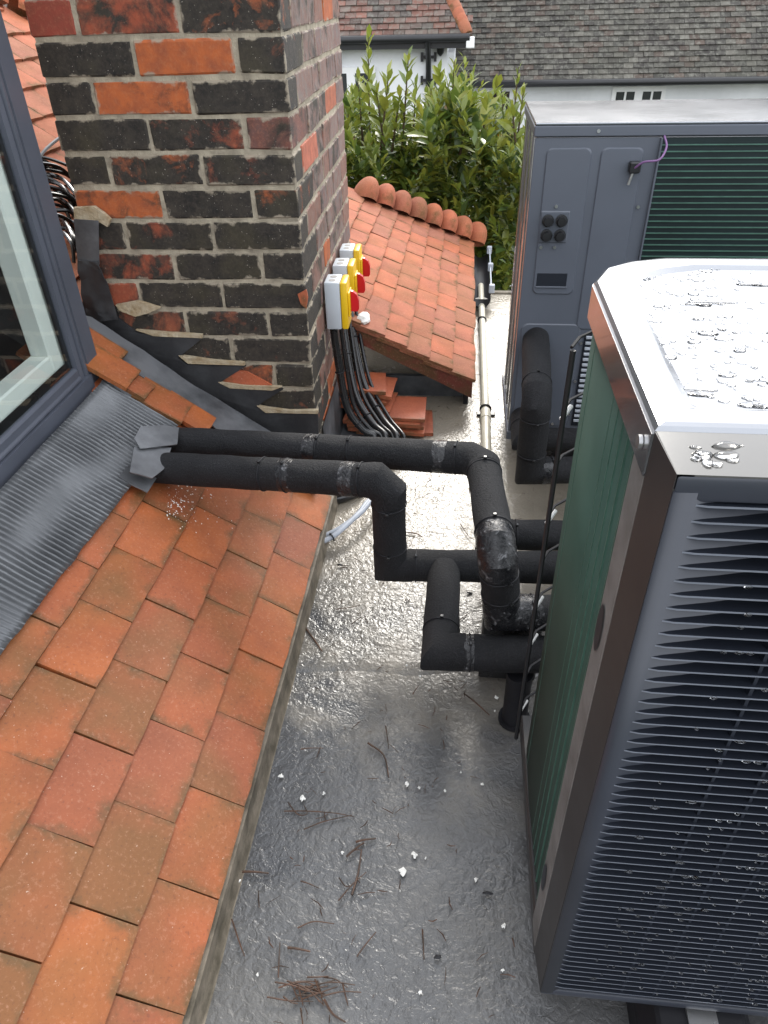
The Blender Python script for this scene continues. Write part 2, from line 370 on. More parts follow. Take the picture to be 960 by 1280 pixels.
def m_coil():
    b = NB('green_coil_fins'); v = b.coords(False)
    sp = b.n('ShaderNodeSeparateXYZ'); b.l(v, sp.inputs[0])
    s = b.math('ADD', sp.outputs['Y'], sp.outputs['X'])
    wv = b.math('SINE', b.math('MULTIPLY', s, 2*math.pi/0.0022)); n1 = b.noise(v, 9, 4)
    c = b.mix(b.ramp(n1, [(0.35, 0.0), (0.7, 1.0)]), (0.036, 0.074, 0.056), (0.052, 0.098, 0.076))
    c = b.mix(b.math('MULTIPLY', b.math('ADD', wv, 1.0), 0.22), c, (0.008, 0.022, 0.018))
    b.set(Base_Color=c, Roughness=0.6); b.p.inputs['Specular IOR Level'].default_value = 0.3
    return b.m
MATS['coil'] = m_coil()
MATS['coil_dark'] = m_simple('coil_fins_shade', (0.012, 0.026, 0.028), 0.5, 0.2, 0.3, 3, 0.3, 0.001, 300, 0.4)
MATS['fin_line'] = m_simple('teal_fin_edge', (0.085, 0.18, 0.14), 0.4, 0.2, 0.2, 30, 0.0)

def m_glass():
    m = bpy.data.materials.new('window_glass'); m.use_nodes = True; t = m.node_tree; t.nodes.clear()
    o = t.nodes.new('ShaderNodeOutputMaterial'); mxs = t.nodes.new('ShaderNodeMixShader'); tr = t.nodes.new('ShaderNodeBsdfTransparent')
    gl = t.nodes.new('ShaderNodeBsdfGlossy'); gl.inputs['Roughness'].default_value = 0.015; lw = t.nodes.new('ShaderNodeLayerWeight'); lw.inputs['Blend'].default_value = 0.5; pw = t.nodes.new('ShaderNodeMath'); pw.operation = 'POWER'; pw.inputs[1].default_value = 4.0; fr = t.nodes.new('ShaderNodeMath'); fr.operation = 'MULTIPLY_ADD'; fr.inputs[1].default_value = 0.9; fr.inputs[2].default_value = 0.15; t.links.new(lw.outputs['Facing'], pw.inputs[0]); t.links.new(pw.outputs[0], fr.inputs[0])
    tr.inputs['Color'].default_value = (0.93, 0.97, 0.95, 1)
    t.links.new(fr.outputs[0], mxs.inputs[0]); t.links.new(tr.outputs[0], mxs.inputs[1]); t.links.new(gl.outputs[0], mxs.inputs[2]); t.links.new(mxs.outputs[0], o.inputs[0])
    return m
MATS['glass'] = m_glass()
def m_water():
    b = NB('water_drop'); b.set(Base_Color=(1, 1, 1), Roughness=0.02); b.p.inputs['Transmission Weight'].default_value = 1.0; b.p.inputs['IOR'].default_value = 1.33
    return b.m
MATS['water'] = m_water()
def m_leaf():
    b = NB('laurel_leaf'); at = b.n('ShaderNodeAttribute'); at.attribute_name = 'tint'
    v = b.coords(False); n1 = b.noise(v, 30, 2)
    c = b.mix(b.math('MULTIPLY', n1, 0.4), at.outputs['Color'], (0.03, 0.055, 0.012))
    b.set(Base_Color=c, Roughness=0.34)
    b.p.inputs['Specular IOR Level'].default_value = 0.55
    tl = b.n('ShaderNodeBsdfTranslucent'); b.l(c, tl.inputs['Color']); ms = b.n('ShaderNodeMixShader'); ms.inputs[0].default_value = 0.3
    b.l(b.p.outputs[0], ms.inputs[1]); b.l(tl.outputs[0], ms.inputs[2]); b.l(ms.outputs[0], b.o.inputs[0])
    return b.m
MATS['leaf'] = m_leaf()
def m_housetile():
    b = NB('old_roof_tile'); at = b.n('ShaderNodeAttribute'); at.attribute_name = 'tint'
    v = b.coords(False); n1 = b.noise(v, 14, 4, 0.7); n2 = b.noise(v, 1.1, 4)
    c = b.mix(b.ramp(n1, [(0.47, 0.0), (0.74, 0.8)]), at.outputs['Color'], (0.20, 0.195, 0.165))
    c = b.mix(b.ramp(n2, [(0.5, 0.0), (0.7, 0.5)]), c, (0.055, 0.055, 0.04))
    b.set(Base_Color=c, Roughness=0.9); b.bump(n1, 0.5, 0.01)
    return b.m
MATS['house_tile'] = m_housetile()

# ------------------------------------------------------------------ setting
ZR = -1.25                                   # flat roof level (camera is the origin)
ZG = -5.2
def sheet(name, x0, x1, y0, y1, z, mat, nx=1, ny=1, f=None):
    V = []; Fc = []
    for j in range(ny+1):
        for i in range(nx+1):
            x, y = x0+(x1-x0)*i/nx, y0+(y1-y0)*j/ny; V.append((x, y, z+(f(x, y) if f else 0)))
    for j in range(ny):
        for i in range(nx):
            a = j*(nx+1)+i; Fc.append((a, a+1, a+nx+2, a+nx+1))
    return me(name, V, Fc, mat, True)
ground = tag(ob('ground', sheet('ground', -200, 200, -150, 250, ZG, MATS['soil'])), kind='structure')
def undul(x, y): return 0.004*mnoise.noise(Vector((x*2.2, y*2.2, 0)))+0.0025*mnoise.noise(Vector((x*6, y*6, 3)))
RX0, RX1, RY0, RY1 = -0.46, 2.6, -1.2, 3.58
flat = tag(ob('flat_roof', sheet('flat_roof', RX0, RX1, RY0, RY1, ZR, MATS['roof'], 110, 170, undul)), kind='structure')
# overlapping upper sheet of felt with a wavy lapped edge
nx = 90
# upper sheet must follow the undulation: subdivide in y
V2 = []; Fc2 = []; ny = 90
for i in range(nx+1):
    x = -0.352+(RX1+0.352)*i/nx
    ye = 1.085+0.07*x+0.014*mnoise.noise(Vector((x*7, 0, 0)))
    ys = [ye, ye+0.012]+[ye+0.012+(RY1-0.01-ye-0.012)*k/ny for k in range(1, ny+1)]
    for k, y in enumerate(ys): V2.append((x, y, ZR+undul(x, y)+(-0.0005 if k == 0 else 0.0035)))
q = ny+2
for i in range(nx):
    for k in range(q-1):
        a = i*q+k; Fc2.append((a, a+q, a+q+1, a+1))
lap = ob('roof_felt_lap', me('roof_felt_lap', V2, Fc2, MATS['roof_pale'], True), flat)
box('roof_edge_trim', (RX0, RY1-0.004, ZR-0.14), (RX1, RY1+0.03, ZR+0.012), MATS['eaves'], flat, 0.004)
tag(box('building_wall', (RX0, -1.2, ZG), (RX1, RY1-0.02, ZR-0.03), MATS['wall_brick']), 'brown brick wall below the flat roof', 'wall')

# ------------------------------------------------------------------ near tiled slope
TM, TA = -0.7483, -1.4401                     # z = TA + TM*x
PIT = math.atan(0.7483)
def slope_z(x): return TA+TM*x
def tile_mesh(name, wid, ln, th, mat, seed):
    """clay tile: local x = up the slope (0 = tail), y = width, z = out of the roof; lightly cambered and chipped"""
    rnd = random.Random(seed); bm = bmesh.new(); nx_, ny_ = 2, 4
    top = []; bot = []
    for i in range(nx_+1):
        for j in range(ny_+1):
            x = ln*i/nx_; y = -wid/2+wid*j/ny_
            cam_ = 0.0022*(1-(2*j/ny_-1)**2)+0.0008*rnd.uniform(-1, 1)
            if i == 0: x += rnd.uniform(-0.0012, 0.0012)
            if j in (0, ny_): y += rnd.uniform(-0.0008, 0.0008)
            top.append(bm.verts.new((x, y, th+cam_))); bot.append(bm.verts.new((x, y, cam_)))
    k = ny_+1
    for i in range(nx_):
        for j in range(ny_):
            a = i*k+j
            bm.faces.new((top[a], top[a+k], top[a+k+1], top[a+1]))
    for j in range(ny_): bm.faces.new((bot[j], top[j], top[j+1], bot[j+1]))
    for i in range(nx_):
        bm.faces.new((bot[i*k], bot[(i+1)*k], top[(i+1)*k], top[i*k]))
        a = i*k+ny_; bm.faces.new((bot[a], top[a], top[a+k], bot[a+k]))
    m = bm_mesh(name, bm, mat, True)
    return m
def tile_matrix(p, pitch, dtilt=0, twist=0, yaw=0):
    # local x -> up slope (-X, +Z)
    m = Matrix.Rotation(yaw, 4, 'Z') @ Matrix.Rotation(pitch, 4, 'Y') @ Matrix.Rotation(math.pi, 4, 'Z')
    return Matrix.Translation(p) @ m @ Matrix.Rotation(twist, 4, 'Z') @ Matrix.Rotation(-dtilt, 4, 'Y')
roof1 = thing('tiled_roof', 'orange clay tiled slope in the left foreground beside the wet flat roof', 'roof', (-0.5, 1.0, ZR))
TW, GX = 0.1605, 0.0862
tm1 = [tile_mesh('roof_tile', TW-0.0025, 0.21, 0.0105, MATS['clay'], s) for s in range(5)]
tm1w = [tile_mesh('roof_tile', TW-0.0025, 0.21, 0.0105, MATS['clay'], s+20) for s in range(2)]
for k in range(8):
    xt = -0.350-GX*k
    y0 = 0.516+TW/2 if k % 2 == 0 else 0.4385+TW/2
    for i in range(-4, 9):
        yc = y0+i*TW
        y_hi = 1.70
        if yc+TW/2 > y_hi+0.09: continue
        if k >= 5 and yc < 1.40: continue        # under the pleated apron and window
        if k >= 7 and yc < 1.5: continue
        p = Vector((xt+random.uniform(-.002, .002), yc+random.uniform(-.0015, .0015), slope_z(xt)+0.004+random.uniform(0, .002)))
        o = ob('roof_tile', random.choice(tm1), roof1, tile_matrix(p, PIT, -R(6.0)+R(random.uniform(-.25, .25)), R(random.uniform(-.7, .7))))
# sarking under the tiles and the weathered strip along the eaves
V = [(-0.345, -0.6, slope_z(-0.345)-0.012), (-0.345, 1.77, slope_z(-0.345)-0.012), (-1.9, 1.77, slope_z(-1.9)-0.03), (-1.9, -0.6, slope_z(-1.9)-0.03)]
ob('underlay', me('underlay', V, [(0, 1, 2, 3)], MATS['rubber']), roof1)
V = []; Fc = []
for i in range(61):
    y = -0.6+2.36*i/60
    for x, z in ((-0.37, slope_z(-0.352)-0.004), (-0.343, slope_z(-0.352)-0.008), (-0.3435+0.002*mnoise.noise(Vector((0, y*9, 0))), ZR+0.028), (-0.3395+0.002*mnoise.noise(Vector((0, y*12, 0))), ZR+0.003), (-0.33, ZR-0.01)):
        V.append((x, y, z))
for i in range(60):
    for k in range(4): a = i*5+k; Fc.append((a, a+1, a+6, a+5))
Fc.append((300, 301, 302, 303, 304))
ob('eaves_strip', me('eaves_strip', V, Fc, MATS['eaves'], False), roof1)

# the same slope carried on behind the chimney (left of it)
roof3 = thing('tiled_roof', 'pale sunlit tiled slope seen between the window frame and the chimney', 'roof', (-1.5, 2.6, -0.6))
tm3 = [tile_mesh('roof_tile', TW-0.003, 0.23, 0.012, MATS['clay_pale'], s+40) for s in range(4)]
for k in range(12):
    xt = -0.97-0.1*k
    for i in range(0, 13):
        yc = 1.86+(0.08 if k % 2 else 0)+i*TW
        hip_y = 3.25+(xt+1.67)*0.9
        if yc > 3.42+(xt+1.8)*1.2: continue
        p = Vector((xt, yc, slope_z(xt)+0.006))
        ob('roof_tile', random.choice(tm3), roof3, tile_matrix(p, PIT, -R(5.2), R(random.uniform(-1.2, 1.2))))
V = [(-0.95, 1.75, slope_z(-0.95)-0.02), (-0.95, 4.2, slope_z(-0.95)-0.02), (-2.3, 2.9, slope_z(-2.3)-0.03), (-2.3, 1.75, slope_z(-2.3)-0.03)]
ob('underlay', me('underlay', V, [(0, 1, 2, 3)], MATS['rubber']), roof3)

def bonnet_mesh(mat):
    """rounded bonnet hip tile: hooded shell with a thick lip, axis along local x (tail at x=0)"""
    bm = bmesh.new(); na, nx_ = 14, 7; rings = []
    for i in range(nx_+1):
        t = i/nx_; x = -0.004+0.14*t
        rad = 0.062*(math.sin(math.pi*min(1, 0.18+0.36*t))**0.55)*(1-0.15*t)
        ring = []
        for j in range(na+1):
            a = math.pi*(j/na); ring.append(bm.verts.new((x, -rad*1.12*math.cos(a), rad*1.35*math.sin(a)-0.012)))
        rings.append(ring)
    for i in range(nx_):
        for j in range(na): bm.faces.new((rings[i][j], rings[i+1][j], rings[i+1][j+1], rings[i][j+1]))
    bm.faces.new(rings[0])
    return bm_mesh('bonnet_tile', bm, mat, True)
bonnet = bonnet_mesh(MATS['clay_pale'])
def bonnet_dome(mat):
    bm = bmesh.new(); bmesh.ops.create_uvsphere(bm, u_segments=18, v_segments=12, radius=1.0)
    geom = bm.verts[:]+bm.edges[:]+bm.faces[:]
    bmesh.ops.bisect_plane(bm, geom=geom, plane_co=(0, 0, -.25), plane_no=(0, 0, 1), clear_inner=True)
    for v in bm.verts:
        x, y, z = v.co; f = 1.0 if x < 0 else 0.9
        v.co = (x*0.062*f+.045, y*0.112, (z+.25)*0.106*(1.0-0.10*(x+1))-.03)
    return bm_mesh('bonnet_tile', bm, mat, True)
bonnet2 = bonnet_dome(MATS['clay_pale'])
for k in range(9):
    xt = -1.1-0.1*k; yy = 3.5+(xt+1.8)*1.2
    p = Vector((xt, yy, slope_z(xt)+0.02))
    d = Vector((-0.1, -0.12, 0.0748)).normalized(); z = Vector((0.3, 0.5, 0.8)); y = z.cross(d).normalized(); z = d.cross(y)
    M = Matrix(((d.x, y.x, z.x, p.x), (d.y, y.y, z.y, p.y), (d.z, y.z, z.z, p.z), (0, 0, 0, 1)))
    ob('bonnet_tile', bonnet, roof3, M)

# ------------------------------------------------------------------ small hipped roof behind the switches
Y2 = 2.34
bl = at_y(450, 410, Y2); br = at_y(592, 480, Y2)
M2 = (br.z-bl.z)/(br.x-bl.x); A2 = bl.z-M2*bl.x; PIT2 = math.atan(-M2)
def s2(x): return A2+M2*x
roof2 = thing('tiled_roof', 'small salmon tiled roof with a row of rounded bonnet tiles, in front of the bush', 'roof', (-0.2, 3.2, ZR))
GX2, TW2 = 0.0805, 0.158
tm2 = [tile_mesh('roof_tile', TW2-0.003, 0.20, 0.011, MATS['clay_pale'], s+60) for s in range(5)]
def hipy(x): return 4.13+(x-br.x)*0.46
for k in range(8):
    xt = br.x-GX2*k
    for i in range(0, 14):
        yc = Y2+TW2/2+(TW2/2 if k % 2 else 0)+i*TW2+random.uniform(-.004, .004)
        if yc > hipy(xt)+0.02: continue
        if xt-0.04 < -0.405 and yc < 2.83: continue
        p = Vector((xt+random.uniform(-.003, .003), yc, s2(xt)+0.006))
        ob('roof_tile', random.choice(tm2), roof2, tile_matrix(p, PIT2, -R(5.4)+R(random.uniform(-.6, .9)), R(random.uniform(-2, 2))))
    if k % 2:   # tile-and-a-half fillers at the verge
        p = Vector((xt, Y2+TW2/4, s2(xt)+0.006)); M = tile_matrix(p, PIT2, -R(5.4)); M = M @ Matrix.Diagonal((1, 0.5, 1, 1))
        if xt-0.04 > -0.405: ob('roof_tile', tm2[k % 5], roof2, M)
    bx_ = xt-0.02; yy = hipy(bx_)+0.03
    p = Vector((bx_+0.052, yy, s2(bx_)-0.01))
    d = Vector((-0.9, -0.38, 0.43)).normalized(); z = Vector((0.05, 0.35, 0.95)); y = z.cross(d).normalized(); z = d.cross(y)
    M = Matrix(((d.x, y.x, z.x, p.x), (d.y, y.y, z.y, p.y), (d.z, y.z, z.z, p.z), (0, 0, 0, 1)))
    ob('bonnet_tile', bonnet2, roof2, M)
xa, xb = -0.40, br.x-0.004
def vq(xl, xr, y0, y1, t0, t1): # sloping board under the tiles
    V = []
    for y in (y0, y1):
        for x in (xl, xr):
            V += [(x, y, s2(x)-t0), (x, y, s2(x)-t1)]
    return V, [(0,1,3,2), (4,6,7,5), (0,2,6,4), (1,5,7,3), (0,4,5,1), (2,3,7,6)]
V, Fc = vq(xa, xb, Y2+0.006, Y2+0.030, -0.004, 0.062); ob('verge_board', me('verge_board', V, Fc, MATS['undercloak']), roof2)
V, Fc = vq(xa, xb-0.01, Y2+0.032, 4.05, 0.008, 0.02); ob('underlay', me('underlay', V, Fc, MATS['rubber']), roof2)
box('eaves_board', (xb-0.03, Y2+0.04, ZR-0.4), (xb-0.012, 4.1, s2(xb)-0.03), MATS['rubber'], roof2)
box('cheek_board', (xa, Y2+0.10, ZR-0.4), (xb-0.032, Y2+0.12, s2(xb)-0.024), MATS['lead'], roof2)
# hip end slope behind
V = [(xb, hipy(xb)+0.03, s2(xb)), (-0.57, hipy(-0.57)+0.03, s2(-0.57)), (-0.57, 4.6, s2(xb)), (xb, 4.6, s2(xb)-0.1)]
ob('hip_slope', me('hip_slope', V, [(0, 1, 2, 3)], MATS['clay_pale']), roof2)
# black gutter along its far eaves with a pale stay
gx = xb+0.045
V = []; Fc = []
for i, y in enumerate((3.33, 4.12)):
    for j in range(9):
        a = math.pi+math.pi*j/8; V.append((gx+0.042*math.cos(a), y, s2(xb)-0.045+0.042*math.sin(a)))
for j in range(8): Fc.append((j, j+1, 10+j, 9+j))
Fc.append(tuple(range(9)))
gut = ob('gutter', me('gutter', V, Fc, MATS['fascia'], True), roof2)
tube('downpipe', [(gx, 3.40, s2(xb)-0.07), (gx, 3.40, ZR+0.0)], 0.03, MATS['fascia'], roof2, 12)
tube('stay_rod', [(gx+0.045, 3.42, s2(xb)-0.03), (gx+0.048, 4.05, s2(xb)-0.02)], 0.004, MATS['grey_cable'], roof2, 8)
for y in (3.42, 3.75, 4.05): box('stay_clip', (gx+0.034, y-0.012, s2(xb)-0.045), (gx+0.06, y+0.012, s2(xb)-0.005), MATS['grey_cable'], roof2, 0.003)
# smashed white mortar lump on the verge
bm = bmesh.new(); bmesh.ops.create_icosphere(bm, subdivisions=2, radius=0.03)
for v in bm.verts: v.co = Vector((v.co.x*0.8, v.co.y*1.3, v.co.z*0.55))*(1+0.35*mnoise.noise(v.co*40))
ob('mortar_lump', bm_mesh('mortar_lump', bm, MATS['flake']), roof2, Matrix.Translation((-0.335, Y2+0.05, s2(-0.335)+0.02)))

# ------------------------------------------------------------------ chimney
CX, CY, CZ, CYAW = -0.3971, 1.7758, -0.0693, 0.0207
CW, CD = 0.5525, 0.932
CM = Matrix.Translation((CX, CY, 0)) @ Matrix.Rotation(CYAW, 4, 'Z')
chim = thing('chimney', 'tall brick chimney stack with sooty black and orange bricks', 'chimney', (CX-0.25, CY+0.4, ZR))
def brick_mesh(lx, ly, seed):
    rnd = random.Random(seed); bm = bmesh.new(); bm_box(bm, (-lx/2, -ly/2, -0.0325), (lx/2, ly/2, 0.0325))
    bmesh.ops.bevel(bm, geom=bm.edges[:], offset=0.0032, segments=1, affect='EDGES')
    for v in bm.verts: v.co += Vector((rnd.uniform(-1, 1), rnd.uniform(-.6, .6), rnd.uniform(-1, 1)))*0.0022
    return bm_mesh('brick', bm, MATS['brick'])
BM = {}
def brick(x0, x1, y0, y1, zc, col, soot):
    """a brick in chimney coordinates (x to the right along the front, y to the back)"""
    lx, ly = x1-x0, y1-y0; key = (round(lx, 2), round(ly, 2), random.randint(0, 2))
    if key not in BM: BM[key] = brick_mesh(lx, ly, hash(key) & 0xffff)
    j = random.uniform
    M = CM @ Matrix.Translation(((x0+x1)/2+j(-.0012, .0012), (y0+y1)/2+j(-.0012, .0012), zc+j(-.001, .001))) @ Matrix.Rotation(R(j(-.35, .35)), 4, 'Y')
    o = ob('brick', BM[key], chim, M); o.color = (*col, soot); return o
ORG, RED, DRK, PUR = (0.44, 0.11, 0.03), (0.31, 0.07, 0.032), (0.26, 0.075, 0.035), (0.13, 0.065, 0.055)
special = {(0,0): (ORG, .70), (0,1): (RED, .52), (0,2): ((0.27, 0.05, 0.03), -.2), (1,0): (DRK, .80), (1,1): (ORG, .02), (1,2): (DRK, .98), (2,0): (DRK, .88),
           (2,1): (ORG, .42), (2,2): (DRK, .98), (3,0): (PUR, .40), (3,1): (RED, .62), (3,2): (DRK, .95), (4,0): (RED, .72), (4,1): (ORG, .62),
           (4,2): (DRK, .98), (5,0): (ORG, .66), (5,1): (DRK, .92), (5,2): (ORG, .38), (6,0): (DRK, .85), (6,1): (RED, .70), (6,2): (RED, .60),
           (7,2): (RED, .55), (8,0): (ORG, .80), (8,2): (RED, .45), (9,2): (DRK, .6), (11,1): (ORG, .58)}
GREY = (0.165, 0.135, 0.12)  # sky glare on the right flank put into a paler, greyer brick colour
sp_r = {(0,4): (ORG, .05), (0,0): (GREY, .25), (4,1): ((0.45, 0.13, 0.075), 0.0), (1,0): (GREY, .3), (3,3): ((0.4, 0.12, 0.06), .2), (8,2): (ORG, .2), (13,1): (ORG, .1), (13,0): (ORG, .15), (14,0): (ORG, .15), (14,1): (ORG, .1)}
for r in range(-9, 17):
    zc = CZ-0.075*(r-0.5)
    odd = r % 2 != 0
    def col(i):
        if (r, i) in special: return special[(r, i)]
        return (random.choice((DRK, RED, DRK)), random.uniform(.78, .97))
    def colr(i):
        if r >= 13 and i == 0: return (ORG, .15)
        if (r, i) in sp_r: return sp_r[(r, i)]
        return (random.choice((GREY, (0.15, 0.125, 0.12), (0.20, 0.12, 0.095), (0.19, 0.15, 0.135))), random.uniform(.15, .5))
    g = 0.005
    if odd:
        c0 = col(0); brick(-0.1025, 0, 0, 0.224, zc, *c0); xs = [(-0.3275, -0.1125), (-0.5525, -0.3375)]
        ys = [0.234]; lens = [0.18, 0.112, 0.21, 0.16]
    else:
        c0 = col(0); brick(-0.215, 0, 0, 0.1025, zc, *c0); xs = [(-0.44, -0.225), (-0.5525, -0.45)]
        ys = [0.1125]; lens = [0.222, 0.098, 0.135, 0.172, 0.155]
    for i, (a, b_) in enumerate(xs): brick(a, b_, 0.001, 0.103, zc, *col(i+1))
    y = ys[0]
    for i, ln in enumerate(lens):
        e_ = min(y+ln, CD) if i < len(lens)-1 else CD
        brick(-0.1025, -0.001, y, e_, zc, *colr(i+1)); y = e_+0.010
    # left flank, hidden bricks kept plain
    y = 0.113
    for i in range(4):
        brick(-0.5525, -0.45, y, min(y+0.195, CD), zc, DRK, .9); y += 0.205
zt, zb = CZ+0.075*9.5, ZR-0.05
box('mortar_core', (-CW+0.0045, 0.0045, zb), (-0.0045, CD-0.0045, zt), MATS['mortar'], chim, M=CM)
# lead flashing on the front face, stepped up into the joints
cn = Vector((math.sin(CYAW), -math.cos(CYAW), 0)); cc = cn.dot(Vector((CX, CY, 0)))
def on_chim(px, py, off=0.0): return at_plane(px, py, cn, cc+off)
def Z(pts): return [(60+x*.4375, 240+y*.4375) for x, y in pts]
fl = Z([(100, 300), (190, 330), (200, 362), (245, 395), (262, 404), (440, 419), (372, 474), (398, 493), (565, 498), (488, 546), (520, 561), (672, 563), (598, 611), (624, 631), (771, 634), (776, 800), (780, 830), (640, 760), (500, 680), (300, 540), (130, 420), (95, 380)])
def tess(bm, pts):
    vs = [bm.verts.new(p) for p in pts]
    for t_ in tessellate_polygon([pts]):
        try: bm.faces.new([vs[i] for i in t_])
        except ValueError: pass
def crinkled(name, poly_px, off, thick, mat, parent, amp=0.004, cuts=4, scale=14):
    bm = bmesh.new(); tess(bm, [on_chim(px, py, off) for px, py in poly_px])
    bmesh.ops.subdivide_edges(bm, edges=bm.edges[:], cuts=cuts, use_grid_fill=True)
    for v in bm.verts: v.co += cn*(amp*(0.3+mnoise.noise(v.co*scale)+0.5*mnoise.noise(v.co*scale*3)))
    r_ = bmesh.ops.extrude_face_region(bm, geom=bm.faces[:])
    for e in r_['geom']:
        if isinstance(e, bmesh.types.BMVert): e.co -= cn*thick
    return ob(name, bm_mesh(name, bm, mat, True), parent)
crinkled('stepped_flashing', fl, 0.010, 0.008, MATS['lead_dark'], chim, 0.003)
crinkled('flashing_sheet', [(92, 274), (123, 276), (124, 331), (97, 327)], 0.020, 0.003, MATS['lead'], chim, 0.002)
crinkled('flashing_fold', [(97, 325), (123, 327), (134, 352), (148, 399), (112, 402), (103, 372)], 0.024, 0.004, MATS['lead_dark'], chim, 0.010, 6, 30)
# broken mortar fillets above the steps
for poly in (Z([(72, 45), (130, 42), (160, 62), (178, 80), (170, 100), (140, 82), (75, 78)]), Z([(192, 324), (255, 312), (320, 331), (288, 346), (250, 356), (205, 340)]),
             Z([(250, 394), (340, 402), (440, 409), (440, 418), (300, 411)]), Z([(372, 468), (392, 470), (470, 482), (560, 488), (562, 496), (400, 491)]),
             Z([(486, 544), (512, 546), (560, 553), (668, 557), (640, 567), (520, 561)]), Z([(597, 610), (625, 617), (690, 625), (772, 624), (771, 634), (622, 630)])):
    crinkled('mortar_fillet', poly, 0.014, 0.012, MATS['mortar_chip'], chim, 0.0025, 3)
crinkled('exposed_brick_face', Z([(500, 540), (540, 508), (570, 515), (640, 552), (560, 552)]), 0.0075, 0.006, MATS['clay_new'], chim, 0.003, 2)
crinkled('exposed_brick_face', [(372, 368), (383, 362), (385, 372), (383, 386), (376, 380)], 0.0045, 0.006, MATS['clay_new'], chim, 0.002, 2)
# lead lying on the tiles, below the upstand
def on_slope(px, py, off=0.0):
    n = Vector((-TM, 0, 1)).normalized(); return at_plane(px, py, n, (Vector((0, 0, TA)).dot(n))+off)
sn = Vector((-TM, 0, 1)).normalized()
def slope_patch(name, poly, off, thick, mat, parent, amp=0.002, cuts=4, scale=16):
    bm = bmesh.new(); tess(bm, [on_slope(px, py, off) for px, py in poly])
    bmesh.ops.subdivide_edges(bm, edges=bm.edges[:], cuts=cuts, use_grid_fill=True)
    for v in bm.verts: v.co += sn*(amp*(mnoise.noise(v.co*scale)+0.5*mnoise.noise(v.co*scale*3)))
    r_ = bmesh.ops.extrude_face_region(bm, geom=bm.faces[:])
    for e in r_['geom']:
        if isinstance(e, bmesh.types.BMVert): e.co -= sn*thick
    return ob(name, bm_mesh(name, bm, mat, True), parent)
slope_patch('cover_flashing', Z([(90, 350), (125, 358), (165, 383), (300, 472), (400, 542), (500, 600), (640, 688), (780, 780), (770, 860), (600, 750), (500, 690), (440, 642), (375, 603), (342, 578), (275, 532), (240, 512), (165, 446), (130, 398)]), 0.030, 0.003, MATS['lead'], chim, 0.003)
# lead on the right hand side at the foot of the stack
V = [CM @ Vector((0.004, 0.06, ZR+0.20)), CM @ Vector((0.004, 0.75, ZR+0.20)), CM @ Vector((0.012, 0.75, ZR+0.02)), CM @ Vector((0.012, 0.06, ZR+0.02)), CM @ Vector((0.10, 0.06, ZR+0.008)), CM @ Vector((0.10, 0.75, ZR+0.008))]
ob('side_flashing', me('side_flashing', V, [(0, 1, 2, 3), (3, 2, 5, 4)], MATS['lead']), chim)

# ------------------------------------------------------------------ dormer window
WX = -0.887
win = thing('dormer_window', 'dark grey framed dormer window at the left edge above the pleated lead apron', 'window', (WX, 1.0, -0.79))
WY = 1.56
ZS = -0.79
def jprof(name, prof, z0, z1, mat):  # vertical post from an (x,y) profile
    return prism(name, [(x, y, z1) for x, y in prof], (0, 0, 1), z1-z0, mat, win)
gz = -0.700
jprof('jamb', [(WX, WY), (WX, WY-.052), (WX-.006, WY-.054), (WX-.006, WY-.060), (WX+.001, WY-.062), (WX+.001, WY-.070), (WX-.006, WY-.072), (WX-.006, WY-.078), (WX-.002, WY-.080), (WX-.004, WY-.094), (WX-.05, WY-.094), (WX-.08, WY)], ZS+0.012, 0.6, MATS['anthracite'])
Y0W = -0.35
def rail(name, prof, y0, y1, mat):
    return prism(name, [(x, y1, z) for x, z in prof], (0, 1, 0), y1-y0, mat, win)
rail('sill', [(WX-.06, ZS), (WX+.002, ZS), (WX+.006, ZS+.004), (WX+.006, ZS+.058), (WX-.06, ZS+.060)], Y0W, WY-.058, MATS['anthracite'])
rail('bottom_rail', [(WX-.05, ZS+.062), (WX+.001, ZS+.062), (WX+.001, ZS+.066), (WX-.004, ZS+.070), (WX-.004, ZS+.085), (WX-.010, ZS+.090), (WX-.05, ZS+.090)], Y0W, WY-.0955, MATS['anthracite'])
ob('pane', me('pane', [(WX-.014, Y0W, gz-.01), (WX-.014, WY-.09, gz-.01), (WX-.014, WY-.09, 0.6), (WX-.014, Y0W, 0.6)], [(0, 1, 2, 3)], MATS['glass']), win)
gy = WY-.094
V = [(WX-.017, Y0W, gz-.01), (WX-.017, gy, gz-.01), (WX-.017, gy, .6), (WX-.017, gy-.022, .6), (WX-.017, gy-.022, gz+.022), (WX-.017, Y0W, gz+.022)]
ob('glass_border', me('glass_border', V, [(0, 1, 4, 5), (1, 2, 3, 4)], MATS['frit']), win)
iy = gy-.030
box('inner_jamb', (WX-.07, 1.402, gz-.02), (WX-.022, 1.462, .6), MATS['white_frame'], win, 0.004)
box('inner_rail', (WX-.07, Y0W, gz-.02), (WX-.022, 1.4015, gz+.058), MATS['white_frame'], win, 0.004)
